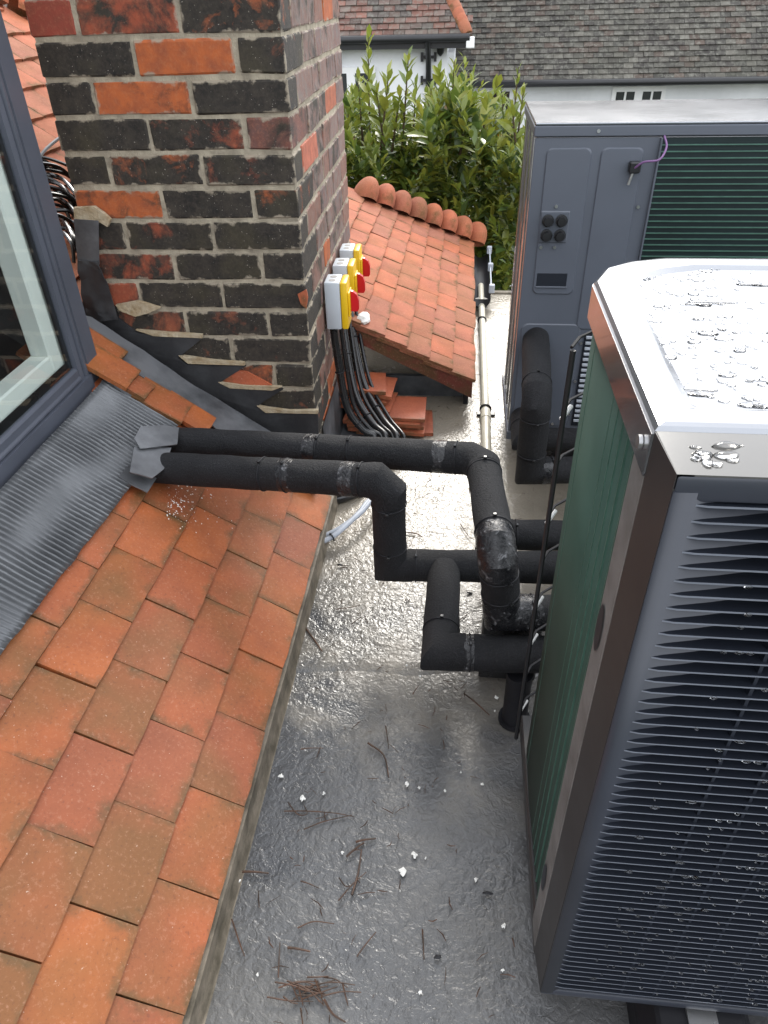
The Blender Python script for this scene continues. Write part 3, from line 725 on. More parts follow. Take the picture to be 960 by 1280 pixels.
# the dim room behind, with a slanted bar, seen through the pane
room = bmesh.new()
x0, x1, y0, y1, z0, z1 = WX-1.5, WX-.075, Y0W-.2, WY+.0, -1.1, .8
vv = [room.verts.new(p) for p in ((x0,y0,z0),(x1,y0,z0),(x1,y1,z0),(x0,y1,z0),(x0,y0,z1),(x1,y0,z1),(x1,y1,z1),(x0,y1,z1))]
for f in ((0,1,2,3),(4,7,6,5),(0,4,5,1),(2,6,7,3),(0,3,7,4)): room.faces.new([vv[i] for i in f])
mesh_ = bpy.data.meshes.new('room_lining'); room.to_mesh(mesh_); room.free(); mesh_.materials.append(MATS['room'])
ob('room_lining', mesh_, win)
for (a, b_, r_) in (((WX-.25, .75, -.80), (WX-.55, 1.5, -.30), .028), ((WX-.28, .80, -.62), (WX-.6, 1.5, -.14), .022)):
    tube('roof_strut', [a, b_], r_, MATS['white_frame'], win, 4)
box('desk_board', (WX-.9, .4, -.98), (WX-.16, 1.45, -.95), MATS['board'], win)
box('head_frame', (WX-.08, Y0W, .6), (WX+.004, WY, .72), MATS['anthracite'], win)
box('side_cheek', (WX-1.2, WY-.03, -.75), (WX-.085, WY-.002, .72), MATS['lead_dark'], win)
box('dormer_roof', (WX-1.6, Y0W-.1, .72), (WX+.06, WY+.04, .78), MATS['lead_dark'], win, 0.01)

# pleated lead apron
V = []; Fc = []
ny, nx = 1700, 12
y0, y1 = -0.36, 1.625
for j in range(ny+1):
    t = j/ny; y = y0+(y1-y0)*t
    far = max(0, (y-1.5)/0.22)
    for i in range(nx+1):
        s = i/nx
        x_out = -0.714-0.028*(1.69-y)/.95+0.003*mnoise.noise(Vector((0, y*22, 1)))
        x_in = WX+0.004+(-.02*far)
        x = x_in+(x_out-x_in)*s
        yy = y+0.006*mnoise.noise(Vector((x*6, y*3, 0)))*s
        ph = 2*math.pi*(y+0.004*mnoise.noise(Vector((s*2.2, y*5, 7))))/0.0125
        amp = 0.0058*(0.65+0.5*mnoise.noise(Vector((s*3, y*6, 2)))+.2)
        base = 0.030+0.003*mnoise.noise(Vector((x*10, y*7, 4)))
        p = Vector((x, yy, slope_z(x)))+sn*(base+amp*(1-2*abs(math.sin(ph/2))**0.8)*(1 if s > .02 else .6))
        V.append(p)
for j in range(ny):
    for i in range(nx): a = j*(nx+1)+i; Fc.append((a, a+1, a+nx+2, a+nx+1))
apron = ob('pleated_apron', me('pleated_apron', V, Fc, MATS['apron'], True), win)
so = apron.modifiers.new('thickness', 'SOLIDIFY'); so.thickness = 0.0025; so.offset = -1
# tile pieces overlapping the apron end
for (px, py, wy_, off, tw_) in ((150, 452, .085, .040, -2), (166, 478, .10, .046, 1.5), (186, 494, .075, .036, -1), (232, 520, .10, .030, 2), (262, 536, .09, .026, -1)):
    p = on_slope(px, py, off)
    m = tile_mesh('cut_tile', wy_, 0.135, 0.011, MATS['clay'], px)
    ob('cut_tile', m, roof1, tile_matrix(p, PIT, -R(2), R(tw_)))
# lead slates folded around the pipes
slope_patch('lead_slate', [(176, 533), (205, 531), (224, 534), (221, 556), (176, 560), (168, 548)], 0.086, 0.003, MATS['lead'], roof1, 0.004, 6, 12)
slope_patch('lead_slate', [(168, 558), (214, 560), (205, 586), (190, 598), (162, 590)], 0.078, 0.003, MATS['lead'], roof1, 0.004, 6, 12)
slope_patch('lead_slate', [(160, 582), (201, 590), (184, 616), (148, 596)], 0.040, 0.003, MATS['lead'], roof1, 0.004, 6, 12)

bm = bmesh.new(); rs = random.Random(5)
for i in range(150):
    px_, py_ = 208+abs(rs.gauss(0, 22))*(1 if rs.random() < .8 else 3), 626+rs.gauss(0, 16)
    if px_ > 330: continue
    c = on_slope(px_, py_, 0.0225); r_ = rs.uniform(.0006, .0022)
    t1 = Vector((1, 0, TM)).normalized(); t2 = Vector((0, 1, 0)); k = 6
    vs = [bm.verts.new(c+(t1*math.cos(a_*6.283/k)+t2*math.sin(a_*6.283/k))*r_*rs.uniform(.5, 1.3)) for a_ in range(k)]
    tp_ = bm.verts.new(c+sn*r_*.5)
    for a_ in range(k): bm.faces.new((vs[a_], vs[(a_+1) % k], tp_))
tag(ob('mortar_splashes', bm_mesh('mortar_splashes', bm, MATS['flake'])), 'white mortar splashes on the tiles just below the black pipes', 'mortar', kind='stuff')
# ------------------------------------------------------------------ coil of black cable behind the chimney
coil = thing('cable_coil', 'coil of thin black cable lying between the window frame and the chimney', 'cable', (-1.25, 2.25, -0.55))
for i in range(26):
    t = i/25
    a = on_slope(50+28*t+random.uniform(-3, 3), 196+92*t+random.uniform(-4, 4), 0.03+0.05*random.random())
    b_ = on_slope(92+random.uniform(-4, 10), 216+88*t+random.uniform(-6, 6), 0.03+0.05*random.random())
    c = (a+b_)/2+sn*0.02*random.random()
    a2 = a+(a-b_)*0.6-sn*.03; b2 = b_+(b_-a)*0.5-sn*.03
    tube('cable_loop', smooth_path([a2, a, c, b_, b2], 4), 0.0052, MATS['cable'], coil, 6)
tube('cable_loop', smooth_path([on_slope(44, 205, .03), on_slope(58, 186, .05), on_slope(80, 168, .05)], 4), 0.005, MATS['cable'], coil, 6)

# ------------------------------------------------------------------ heat pump in front
PX, PY, PT, PB = 0.147, 0.476, -0.263, -1.133
PX1, PYR = 1.247, 0.895
hp1 = thing('heat_pump', 'large dark heat pump with horizontal slatted front grille and wet reflective top, right foreground', 'heat pump', (0.7, 0.65, PB))
# wet top panel with a chamfered rear corner and folded rim
outl = [(PX, PY), (PX, 0.806), (PX+.019, 0.853), (PX+.049, 0.878), (PX+.089, 0.893), (PX1-.05, 0.893), (PX1, 0.85), (PX1, PY)]
bm = bmesh.new()
def loop(z, inset, zz=None):
    cx_, cy_ = (PX+PX1)/2, (PY+PYR)/2; o_ = []
    for x, y in outl:
        dx = inset if x < cx_ else -inset; dy = inset if y < cy_ else -inset
        o_.append(bm.verts.new((x+dx, y+dy, z)))
    return o_
loops = [loop(PT-.042, 0), loop(PT-.004, 0), loop(PT-.001, .003), loop(PT, .008), loop(PT-.0005, .03), loop(PT-.004, .038)]
k = len(outl)
for a, b_ in zip(loops[:-1], loops[1:]):
    for i in range(k): bm.faces.new((a[i], a[(i+1) % k], b_[(i+1) % k], b_[i]))
bm.faces.new(loops[-1]); 
tpm = bm_mesh('top_panel', bm, MATS['top'], True); tpm.set_sharp_from_angle(angle=R(12)); top = ob('top_panel', tpm, hp1)
# rim skirt in darker wet paint just outside the folded edge on the side
bm = bmesh.new(); a = []; b_ = []
for x, y in [(PX-.0015, PY+.001), (PX-.0015, 0.807), (PX+.018, 0.8545), (PX+.0485, 0.8795), (PX+.089, 0.8945), (PX1-.05, 0.8945)]:
    a.append(bm.verts.new((x, y, PT-.007))); b_.append(bm.verts.new((x, y, PT-.044)))
for i in range(len(a)-1): bm.faces.new((a[i], a[i+1], b_[i+1], b_[i]))
sk = ob('top_rim', bm_mesh('top_rim', bm, MATS['casing_gloss'], False), hp1)
sk.modifiers.new('thickness', 'SOLIDIFY').thickness = 0.002
# finned coil wrapping the side and the back
CO = [(PX+.014, PY+.05), (PX+.010, 0.70), (PX+.012, 0.80), (PX+.022, 0.835), (PX+.045, 0.86), (PX+.08, 0.872), (PX1-.3, 0.872)]
V = []; Fc = []
for x, y in CO: V += [(x, y, PT-.043), (x, y, PB+.02)]
for i in range(len(CO)-1): Fc.append((2*i, 2*i+1, 2*i+3, 2*i+2))
coilp = ob('finned_coil', me('finned_coil', V, Fc, MATS['coil'], True), hp1)
coilp.modifiers.new('thickness', 'SOLIDIFY').thickness = 0.006
# slightly raised vertical fin edges in a lighter teal
for yy in (0.536, 0.562, 0.588, 0.614, 0.640, 0.666, 0.692, 0.718, 0.744, 0.770):
    x = PX+.009
    box('coil_fin_edge', (x-.004, yy, PB+.022), (x-.0015, yy+.0016, PT-.045), MATS['fin_line'], coilp)
# front side post (bare metal strip) with oval holes
bm = bmesh.new()
box('side_post', (PX, PY+.0005, PB), (PX+.012, PY+.042, PT-.0445), MATS['metal_strip'], hp1, 0.002)
for zc in (-0.50, -0.98):
    V = []; 
    for i in range(16):
        a_ = 2*math.pi*i/16; V.append((PX-.0012, PY+.027+.011*math.cos(a_), zc+.030*math.sin(a_)))
    ob('oval_slot', me('oval_slot', V, [tuple(range(16))], MATS['grille_dark']), hp1)
# casing core (dark inside), back and base
box('casing', (PX+.03, PY+.002, PB+.021), (PX1, 0.862, PT-.05), MATS['black'], hp1)
box('base_tray', (PX+.001, PY-.001, PB-.022), (PX1+.004, 0.885, PB+.0125), MATS['front_plastic'], hp1, 0.003)
# rear corner guard: bar with wires wrapped around the coil
gb = [(PX-.004, 0.838)]
tube('guard_bar', [(PX-.006, 0.843, PT-.10), (PX-.008, 0.846, PB-.01)], 0.0036, MATS['black'], hp1, 6)
for i in range(9):
    z = -0.36-i*0.087
    tube('guard_wire', [(PX-.008, 0.845, z), (PX+.004, 0.868, z+.004), (PX+.03, 0.888, z+.008), (PX+.09, 0.90, z+.01), (PX+.5, 0.90, z+.01)], 0.0022, MATS['rubber'], hp1, 6)
    if i in (1, 3, 5, 6, 8):
        tube('guard_glint', [(PX-.007, 0.853, z-.018), (PX+.007, 0.873, z-.008)], 0.0032, MATS['white_paint'], hp1, 6)  # white strokes painted in for highlights on the guard wires
# front cover: deep frame with slats
FY = PY-.055
prism('front_cover_side', [(PX, PY-.001, PT-.004), (PX+.004, FY, PT-.006), (PX+.004, FY, PB), (PX, PY-.001, PB+.0)], (-1, 0, 0), 0.012, MATS['front_plastic'], hp1)
prism('front_cover_top', [(PX+.001, PY-.001, PT-.0035), (PX1, PY-.001, PT-.0035), (PX1, FY, PT-.006), (PX+.0045, FY, PT-.006)], (0, 0, 1), 0.012, MATS['wet_plastic'], hp1)
box('front_cover_head', (PX+.0045, FY-.0012, PT-.028), (PX1, FY+.012, PT-.0068), MATS['grille'], hp1, 0.003, 2, True)
box('front_cover_foot', (PX+.0045, FY-.0012, PB-.006), (PX1, FY+.05, PB+.010), MATS['grille'], hp1, 0.003, 2, True)
# bowl behind the slats: flush at the left rim, deeper to the right
V = []; Fc = []
xs = [PX+.0045, PX+.020, PX+.030, PX+.055, PX+.09, PX+.14, PX+.2, PX1]
ds = [0.0, 0.0005, 0.004, 0.010, 0.020, 0.030, 0.036, 0.036]
for x, d in zip(xs, ds): V += [(x, FY+d, PT-.020), (x, FY+d, PB+.002)]
for i in range(len(xs)-1): Fc.append((2*i, 2*i+1, 2*i+3, 2*i+2))
bowl = ob('grille_bowl', me('grille_bowl', V, Fc, MATS['grille'], True), hp1)
bowl.modifiers.new('thickness', 'SOLIDIFY').thickness = -0.002
zz = PT-.0305; ns_ = 0
slat_m = None
while zz > PB+.012:
    if slat_m is None:
        bm = bmesh.new()
        xs2 = [PX+.019, PX+.030, PX+.055, PX+.09, PX+.14, PX1-.004]; d2 = [0.0012, 0.0045, 0.0105, 0.0205, 0.0305, 0.0365]
        top_ = []; 
        for x, d in zip(xs2, d2):
            e_ = -0.0022 if x > PX+.025 else -0.0004
            top_.append([bm.verts.new(p) for p in ((x, FY+e_, .0009), (x, FY+e_, -.0009), (x, FY+d, -.0009-.18*d), (x, FY+d, .0009-.12*d))])
        for a, b_ in zip(top_[:-1], top_[1:]):
            for i in range(4): bm.faces.new((a[i], a[(i+1) % 4], b_[(i+1) % 4], b_[i]))
        bm.faces.new(top_[0]); bm.faces.new(top_[-1][::-1])
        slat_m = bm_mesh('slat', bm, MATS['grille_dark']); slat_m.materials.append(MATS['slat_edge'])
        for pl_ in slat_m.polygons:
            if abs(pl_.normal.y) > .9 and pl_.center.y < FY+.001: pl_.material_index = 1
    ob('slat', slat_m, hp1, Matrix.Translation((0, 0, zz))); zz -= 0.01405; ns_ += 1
# fan hub ribs behind the slats
for i in range(26):
    x = PX+.11+i*.042
    box('grille_rib', (x, FY+.001, PB+.012), (x+.003, FY+.030, PT-.03), MATS['grille_dark'], hp1)
# screw at the corner
def screw(p, n, parent, r=0.005):
    n = Vector(n); return tube('screw', [Vector(p), Vector(p)+n*0.003], r, MATS['screw'], parent, 10)
screw((PX-.002, PY+.02, PT-.025), (-1, 0, 0), hp1, .006)
# droplets on the top and on the slats
_bm = bmesh.new(); bmesh.ops.create_icosphere(_bm, subdivisions=2, radius=1.0); _bm.verts.ensure_lookup_table()
ICO_V = [v.co.copy() for v in _bm.verts]; ICO_F = [tuple(v.index for v in f.verts) for f in _bm.faces]; _bm.free()
def drops(name, pts, mat, label):
    V = []; Fc = []
    for (p, rx, ry, h) in pts:
        k = len(V)
        for c in ICO_V:
            w_ = 1+0.35*mnoise.noise(Vector((c.x*1.3+p[0]*50, c.y*1.3+p[1]*50, 0)))
            V.append((c.x*rx*w_+p[0], c.y*ry*w_+p[1], max(c.z, -0.15)*h+p[2]))
        Fc += [tuple(k+i for i in f) for f in ICO_F]
    return ob(name, me(name, V, Fc, mat, True))
pts = []
rd = random.Random(3)
for i in range(1100):
    x = PX+.012+rd.random()**1.5*0.75; y = PY+.012+rd.random()*0.39
    if x < PX+.05 and y > .85: continue
    big = rd.random()
    s = 0.0010+0.0018*rd.random() if big < .86 else 0.002+0.0028*rd.random()
    pts.append(((x, y, PT-.0035), s*(1+1.0*rd.random()), s, s*0.2))
tag(drops('water_droplets', pts, MATS['water'], ''), 'water beads on the wet top of the front heat pump', 'water', kind='stuff')
pts = []
rw = random.Random(31)
for i in range(7):
    x = PX+.06+rw.random()*.5; y = PY+.03+rw.random()*.33; s = .008+.012*rw.random()
    for k in range(rw.randint(2, 5)):
        pts.append(((x+rw.uniform(-1, 1)*s*2, y+rw.uniform(-1, 1)*s*.5, PT-.0035), s*rw.uniform(.6, 1.6), s*rw.uniform(.2, .4), .0004))
tag(drops('water_film', pts, MATS['water'], ''), 'thin water puddles lying on the wet heat pump top', 'water', kind='stuff')
pts = []
for i in range(70):
    x = PX+.02+rd.random()*0.4; y = PY-.004-rd.random()*0.042
    s = 0.0022+0.004*rd.random()**2; pts.append(((x, y, PT-.0045), s*(1+rd.random()), s, s*0.5))
for i in range(1000):
    k = rd.randrange(ns_); z = PT-.0305-k*0.01405
    x = PX+.06+rd.random()*0.9
    pts.append(((x, FY-.003, z-.0012), 0.0012+0.0045*rd.random()**2, 0.0016, 0.0026))
tag(drops('water_droplets', pts, MATS['water'], ''), 'drips hanging along the grille slats of the front heat pump', 'water', kind='stuff')

# ------------------------------------------------------------------ heat pump behind
QX, QY, QT, QB = 0.166, 1.985, -0.268, -1.128
QX1, QYR = 1.266, 2.395
hp2 = thing('heat_pump', 'rear dark blue-grey heat pump showing its back panel with cable glands and teal coil', 'heat pump', (0.7, 2.2, QB))
box('casing', (QX+.002, QY+.004, QB), (QX1, QYR, QT-.03), MATS['casing_gloss'], hp2, 0.006, 2, True)
box('top_panel', (QX-.002, QY-.004, QT-.006), (QX1+.003, QYR+.004, QT), MATS['top'], hp2, 0.002)
box('top_rim', (QX-.003, QY-.005, QT-.030), (QX1+.004, QYR+.005, QT-.0065), MATS['panel'], hp2, 0.002)
XP = 0.468
box('back_panel', (QX+.0005, QY-.001, QB), (XP, QY+.0035, QT-.0335), MATS['panel'], hp2, 0.001)
def plate(name, x0, x1, z0, z1, y, th, mat, parent, rad=0.015, seg=5):
    P = []
    for cx_, cz_, a0 in ((x1-rad, z1-rad, 0), (x0+rad, z1-rad, 90), (x0+rad, z0+rad, 180), (x1-rad, z0+rad, 270)):
        for i in range(seg+1):
            a = R(a0+90*i/seg); P.append((cx_+rad*math.cos(a), cz_+rad*math.sin(a)))
    bm = bmesh.new(); n_ = len(P); cxm, czm = (x0+x1)/2, (z0+z1)/2
    a = [bm.verts.new((x, y, z)) for x, z in P]
    b_ = [bm.verts.new((x+(0.003 if x < cxm else -.003), y-th, z+(0.003 if z < czm else -.003))) for x, z in P]
    for i in range(n_): bm.faces.new((a[i], a[(i+1) % n_], b_[(i+1) % n_], b_[i]))
    bm.faces.new(b_[::-1])
    return ob(name, bm_mesh(name, bm, mat, False), parent)
plate('pressed_panel', 0.197, 0.309, -0.690, -0.323, QY-.0012, 0.0035, MATS['panel'], hp2)
plate('pressed_panel', 0.330, 0.434, -0.790, -0.323, QY-.0012, 0.0035, MATS['panel'], hp2)
plate('access_cover', 0.176, 0.345, -1.105, -0.775, QY-.0012, 0.0025, MATS['panel'], hp2, 0.02)
gp = plate('gland_plate', 0.199, 0.274, -0.551, -0.470, QY-.0049, 0.002, MATS['panel'], hp2, 0.003)
for gx_ in (0.2185, 0.2535):
    for gz_ in (-0.493, -0.530):
        c = Vector((gx_, QY-.007, gz_)); yv = Vector((0, -1, 0))
        tube('cable_gland', [c, c+yv*.007, c+yv*.0075, c+yv*.016, c+yv*.019, c+yv*.0192, c+yv*.012], [.0155, .0155, .0125, .0125, .011, .0065, .006], MATS['black'], gp, 12)
box('grip_recess', (0.206, QY-.0056, -0.666), (0.287, QY-.0046, -0.631), MATS['grille_dark'], hp2, 0.0004)
box('grip_lip', (0.204, QY-.0085, -0.671), (0.289, QY-.0046, -0.6665), MATS['panel'], hp2, 0.001)
for p in ((0.317, QT-.018), (0.236, -0.459), (0.208, -0.562), (0.244, -0.562), (0.442, -0.46), (0.350, -0.83), (0.350, -0.95), (0.345, -1.06), (0.30, -1.095)):
    screw((p[0], QY-.0045 if p[1] > -.4 else QY-.005, p[1]), (0, -1, 0), hp2, .0042)
# louvred vent low on the panel
box('vent_backing', (0.357, QY-.0035, -1.10), (0.452, QY-.0015, -0.80), MATS['grille_dark'], hp2)
for i in range(17):
    z = -0.812-i*.0168
    box('vent_louvre', (0.362, QY-.010, z-.004), (0.448, QY-.0036, z+.004), MATS['grey_cable'], hp2, 0.001)
# coil seen behind wire lines
box('coil_face', (XP+.002, QY+.001, QB+.01), (QX1-.02, QY+.0038, QT-.034), MATS['coil_dark'], hp2)
for i in range(56):
    z = QT-.050-i*.0148
    if z < QB+.02: break
    box('coil_line', (XP+.004, QY-.0035, z-.0012), (QX1-.02, QY+.0005, z+.0012), MATS['fin_line'], hp2)
box('panel_edge', (XP-.001, QY-.010, QB), (XP+.004, QY-.0015, QT-.034), MATS['panel'], hp2, 0.001)
box('base_tray', (QX-.004, QY-.004, QB-.03), (QX1, QYR, QB-.0005), MATS['panel'], hp2, 0.003)
# pale strips standing in for reflections on the casing side
for yy in (QY+.05, QY+.16, QY+.30):
    box('side_reflection', (QX-.0015, yy, QB+.01), (QX+.003, yy+.012, QT-.032), MATS['metal_strip'], hp2, 0.001)
# clip and purple sensor wire
cl = box('wire_clip', (0.400, QY-.026, -0.378), (0.428, QY-.005, -0.352), MATS['black'], hp2, 0.003)
tube('sensor_wire', smooth_path([(0.474, QY-.006, QT-.03), (0.478, QY-.03, -0.318), (0.462, QY-.05, -0.342), (0.430, QY-.04, -0.349), (0.413, QY-.024, -0.365)], 6), 0.0026, MATS['purple'], hp2, 8)
tube('sensor_probe', [(0.413, QY-.018, -0.37), (0.405, QY-.018, -0.405)], 0.0035, MATS['screw'], hp2, 8)

# mounting blocks with brackets
def foot(x, y0, y1, label, w_=0.125, br_y=None):
    t = thing('mounting_block', label, 'support', (x, y0, ZR), 'rubber mounting blocks under the heat pumps')
    poly = [(x-w_/2, ZR), (x+w_/2, ZR), (x+w_/2, ZR+.05), (x+w_/2-.02, PB-.028), (x-w_/2+.02, PB-.028), (x-w_/2, ZR+.05)]
    prism('rubber_foot', [(px_, y1, pz_) for px_, pz_ in poly], (0, 1, 0), y1-y0, MATS['rubber'], t, 0.004)
    if br_y is not None:
        b_ = box('channel', (x-.020, y0+.002, PB-.0275), (x+.020, y1-.01, PB-.0225), MATS['screw'], t)
        box('bracket', (x-.024, br_y-.05, PB-.040), (x+.024, br_y-.045, PB-.002), MATS['screw'], t, 0.002)
        box('bracket_shelf', (x-.024, br_y-.046, PB-.044), (x+.024, br_y-.010, PB-.040), MATS['screw'], t, 0.001)
        tube('bolt', [(x-.004, br_y-.053, PB-.02), (x-.004, br_y-.062, PB-.02)], 0.009, MATS['screw'], t, 6)
    return t
foot(0.375, 0.36, 0.92, 'black rubber foot with a zinc bracket under the front heat pump grille', 0.16, 0.425)
foot(1.05, 0.36, 0.92, 'black rubber foot at the far right end of the front heat pump', 0.16, 0.425)
foot(0.36, 1.95, 2.45, 'black rubber foot below the back panel of the rear heat pump')
foot(1.08, 1.95, 2.45, 'black rubber foot at the right end of the rear heat pump')

# ------------------------------------------------------------------ insulated pipes
def ipipe(name, label, runs, rad, group='black insulated pipes', ties=(), glue=(), soft=()):
    """runs: list of polylines; the first is the main run, others branch from it"""
    t = thing(name, label, 'pipe', tuple(runs[0][0]), group)
    for pl in runs:
        pl = [Vector(p) for p in pl]; k = len(pl)
        cut = rad*1.25
        for i in range(k-1):
            a, b_ = pl[i], pl[i+1]; d = (b_-a).normalized(); ln = (b_-a).length
            a2 = a+d*(cut if i > 0 else 0); b2 = b_-d*(cut if i < k-2 else 0)
            m_ = max(2, int((b2-a2).length/0.02))
            tube('insulation_sleeve', [a2.lerp(b2, j/m_) for j in range(m_+1)], rad, MATS['insul'], t, 24, 0.06)
            # ties near each end and along
            marks = []
            if i > 0: marks.append(a2+d*0.012)
            if i < k-2: marks.append(b2-d*0.012)
            if (b2-a2).length > 0.3: marks.append(a2.lerp(b2, 0.56)); marks.append(a2.lerp(b2, 0.66))
            for c in marks:
                tie = torus('cable_tie', c, d, rad*1.016, 0.0016, MATS['rubber'], t)
                u = Vector((0, -.3, 1)); u = (u-d*u.dot(d))
                if u.length < .2: u = Vector((0, -1, 0)); u = u-d*u.dot(d)
                u.normalize(); s = d.cross(u)
                Mx = Matrix(((d.x, s.x, u.x, 0), (d.y, s.y, u.y, 0), (d.z, s.z, u.z, 0), (0, 0, 0, 1)))
                box('tie_head', (-.003, -.0035, 0), (.003, .0035, .007), MATS['cable'], t, 0.0008, M=Matrix.Translation(c+u*rad*1.0) @ Mx)
        for i in range(1, k-1):
            p = pl[i]; d0 = (p-pl[i-1]).normalized(); d1 = (pl[i+1]-p).normalized()
            gl = any((Vector(g)-p).length < 0.03 for g in glue)
            two = any((Vector(g)-p).length < 0.03 for g in soft)
            c2 = cut*(0.62 if two else 0.0)
            path = [p-d0*(cut+.004), p-d0*c2] + ([p+d1*c2] if two else []) + [p+d1*(cut+.004)]
            rr = rad*1.02; n_ = 28; V = []; Fc = []
            u = d0.orthogonal().normalized(); w2 = d0.cross(u)
            base = [u*math.cos(2*math.pi*j/n_)*rr+w2*math.sin(2*math.pi*j/n_)*rr for j in range(n_)]
            cur = [path[0]+v for v in base]; V += cur
            for q_ in range(1, len(path)):
                di = (path[q_]-path[q_-1]).normalized()
                if q_ < len(path)-1:
                    dn = (path[q_+1]-path[q_]).normalized(); nn = (di+dn).normalized()
                else: nn = di
                nxt = []
                for v in cur:
                    t_ = (path[q_]-v).dot(nn)/di.dot(nn); nxt.append(v+di*t_)
                # intermediate ring so the surface can be uneven
                mid_ = [x_.lerp(y_, .5) for x_, y_ in zip(cur, nxt)]
                for ring_ in (mid_, nxt):
                    k0 = len(V); V += ring_
                    for j in range(n_): Fc.append((k0-n_+j, k0-n_+(j+1) % n_, k0+(j+1) % n_, k0+j))
                cur = nxt
            ctr = p
            V = [v+(v-ctr).normalized()*0.0022*mnoise.noise(v*45) for v in V]
            m_ = me('insulation_elbow', V, Fc, MATS['adhesive'] if gl else MATS['insul'], True)
            m_.set_sharp_from_angle(angle=R(38)); ob('insulation_elbow', m_, t)
    return t
LZ = -1.07
p2 = ipipe('insulated_pipe', 'lower black insulated pipe across the tiles, dropping and teeing on the flat roof', [
    [(-0.715, 1.335, -0.885), (-0.135, 1.232, -0.830), (-0.135, 1.243, LZ), (1.40, 1.320, LZ)],
    [(-0.011, 1.235, LZ), (-0.011, 0.985, LZ), (1.40, 1.045, LZ)],
    [(0.098, 1.285, LZ), (0.098, 1.375, LZ), (1.40, 1.430, LZ)]], 0.0372, soft=((-0.135, 1.232, -.83),))
p1 = ipipe('insulated_pipe', 'upper black insulated pipe nearest the chimney, bending toward the camera beside the heat pump', [
    [(-0.73, 1.455, -0.885), (0.062, 1.337, -0.833), (0.086, 1.022, -0.833), (0.108, 1.035, -1.0), (1.40, 1.125, -1.0)]], 0.0362, glue=((0.086, 1.022, -.833), (0.108, 1.035, -1.0)), soft=((0.062, 1.337, -0.833), (0.086, 1.022, -.833)))
p3 = ipipe('insulated_pipe', 'thick black insulated pipe coming out of the rear heat pump panel and turning down', [
    [(0.222, 1.984, -0.822), (0.208, 1.69, -0.858), (0.213, 1.70, -1.09), (1.40, 1.79, -1.09)]], 0.0385, soft=((0.208, 1.69, -0.858),))
p4 = ipipe('insulated_pipe', 'short black insulated pipe low beneath the rear heat pump panel', [
    [(0.205, 1.980, -1.075), (0.205, 1.865, -1.085), (1.40, 1.874, -1.085)]], 0.036)
# white adhesive smears as short sleeves of glossy jointing
def glue_band(c, d, rad, ln, parent):
    c = Vector(c); d = Vector(d).normalized()
    tube('joint_band', [c-d*ln/2, c-d*ln/4, c, c+d*ln/4, c+d*ln/2], [rad*1.006, rad*1.016, rad*1.02, rad*1.016, rad*1.006], MATS['adhesive'], parent, 24, 0.04)
glue_band((-0.36, 1.2723, -.8513), (0.58, -.103, .055), 0.0372, 0.035, p2); glue_band((-0.22, 1.247, -.838), (0.58, -.103, .055), 0.0372, 0.03, p2)
glue_band((-0.33, 1.3955, -.859), (0.79, -.118, .052), 0.0362, 0.03, p1); glue_band((-0.03, 1.351, -.839), (0.79, -.118, .052), 0.0362, 0.03, p1)
glue_band((0.165, 1.039, -1.0), (1, .07, 0), 0.0362, 0.04, p1); glue_band((0.26, 1.703, -1.09), (1, .07, 0), 0.0385, 0.03, p3)
glue_band((0.045, .987, LZ), (1, .04, 0), 0.0372, 0.02, p2)
# stands carrying the pipes
st = thing('pipe_stand', 'short black post standing on the roof under the nearest insulated pipe', 'support', (0.150, 0.972, ZR))
tube('post', [(0.150, 0.972, ZR+.004), (0.150, 0.976, -1.11)], 0.026, MATS['rubber'], st, 18)
tube('base_disc', [(0.150, 0.972, ZR+.001), (0.150, 0.972, ZR+.008)], 0.034, MATS['rubber'], st, 18)
st = thing('pipe_stand', 'glossy black strut support under the glued elbow of the upper pipe', 'support', (0.13, 1.09, ZR))
box('strut', (0.075, 1.075, ZR+.004), (0.20, 1.115, -1.042), MATS['cable'], st, 0.004)
box('strut_clip', (0.080, 1.070, -1.075), (0.195, 1.0745, -1.066), MATS['screw'], st, 0.001)
dr = thing('drain_socket', 'white plastic drain socket under the coil of the front heat pump', 'drain', (0.205, 0.93, ZR))
tube('socket', [(0.205, 0.935, ZR+.004), (0.205, 0.935, -1.155)], 0.016, MATS['white_paint'], dr, 12)
tube('spout', [(0.205, 0.935, -1.165), (0.205, 0.90, -1.15)], 0.012, MATS['white_paint'], dr, 12)

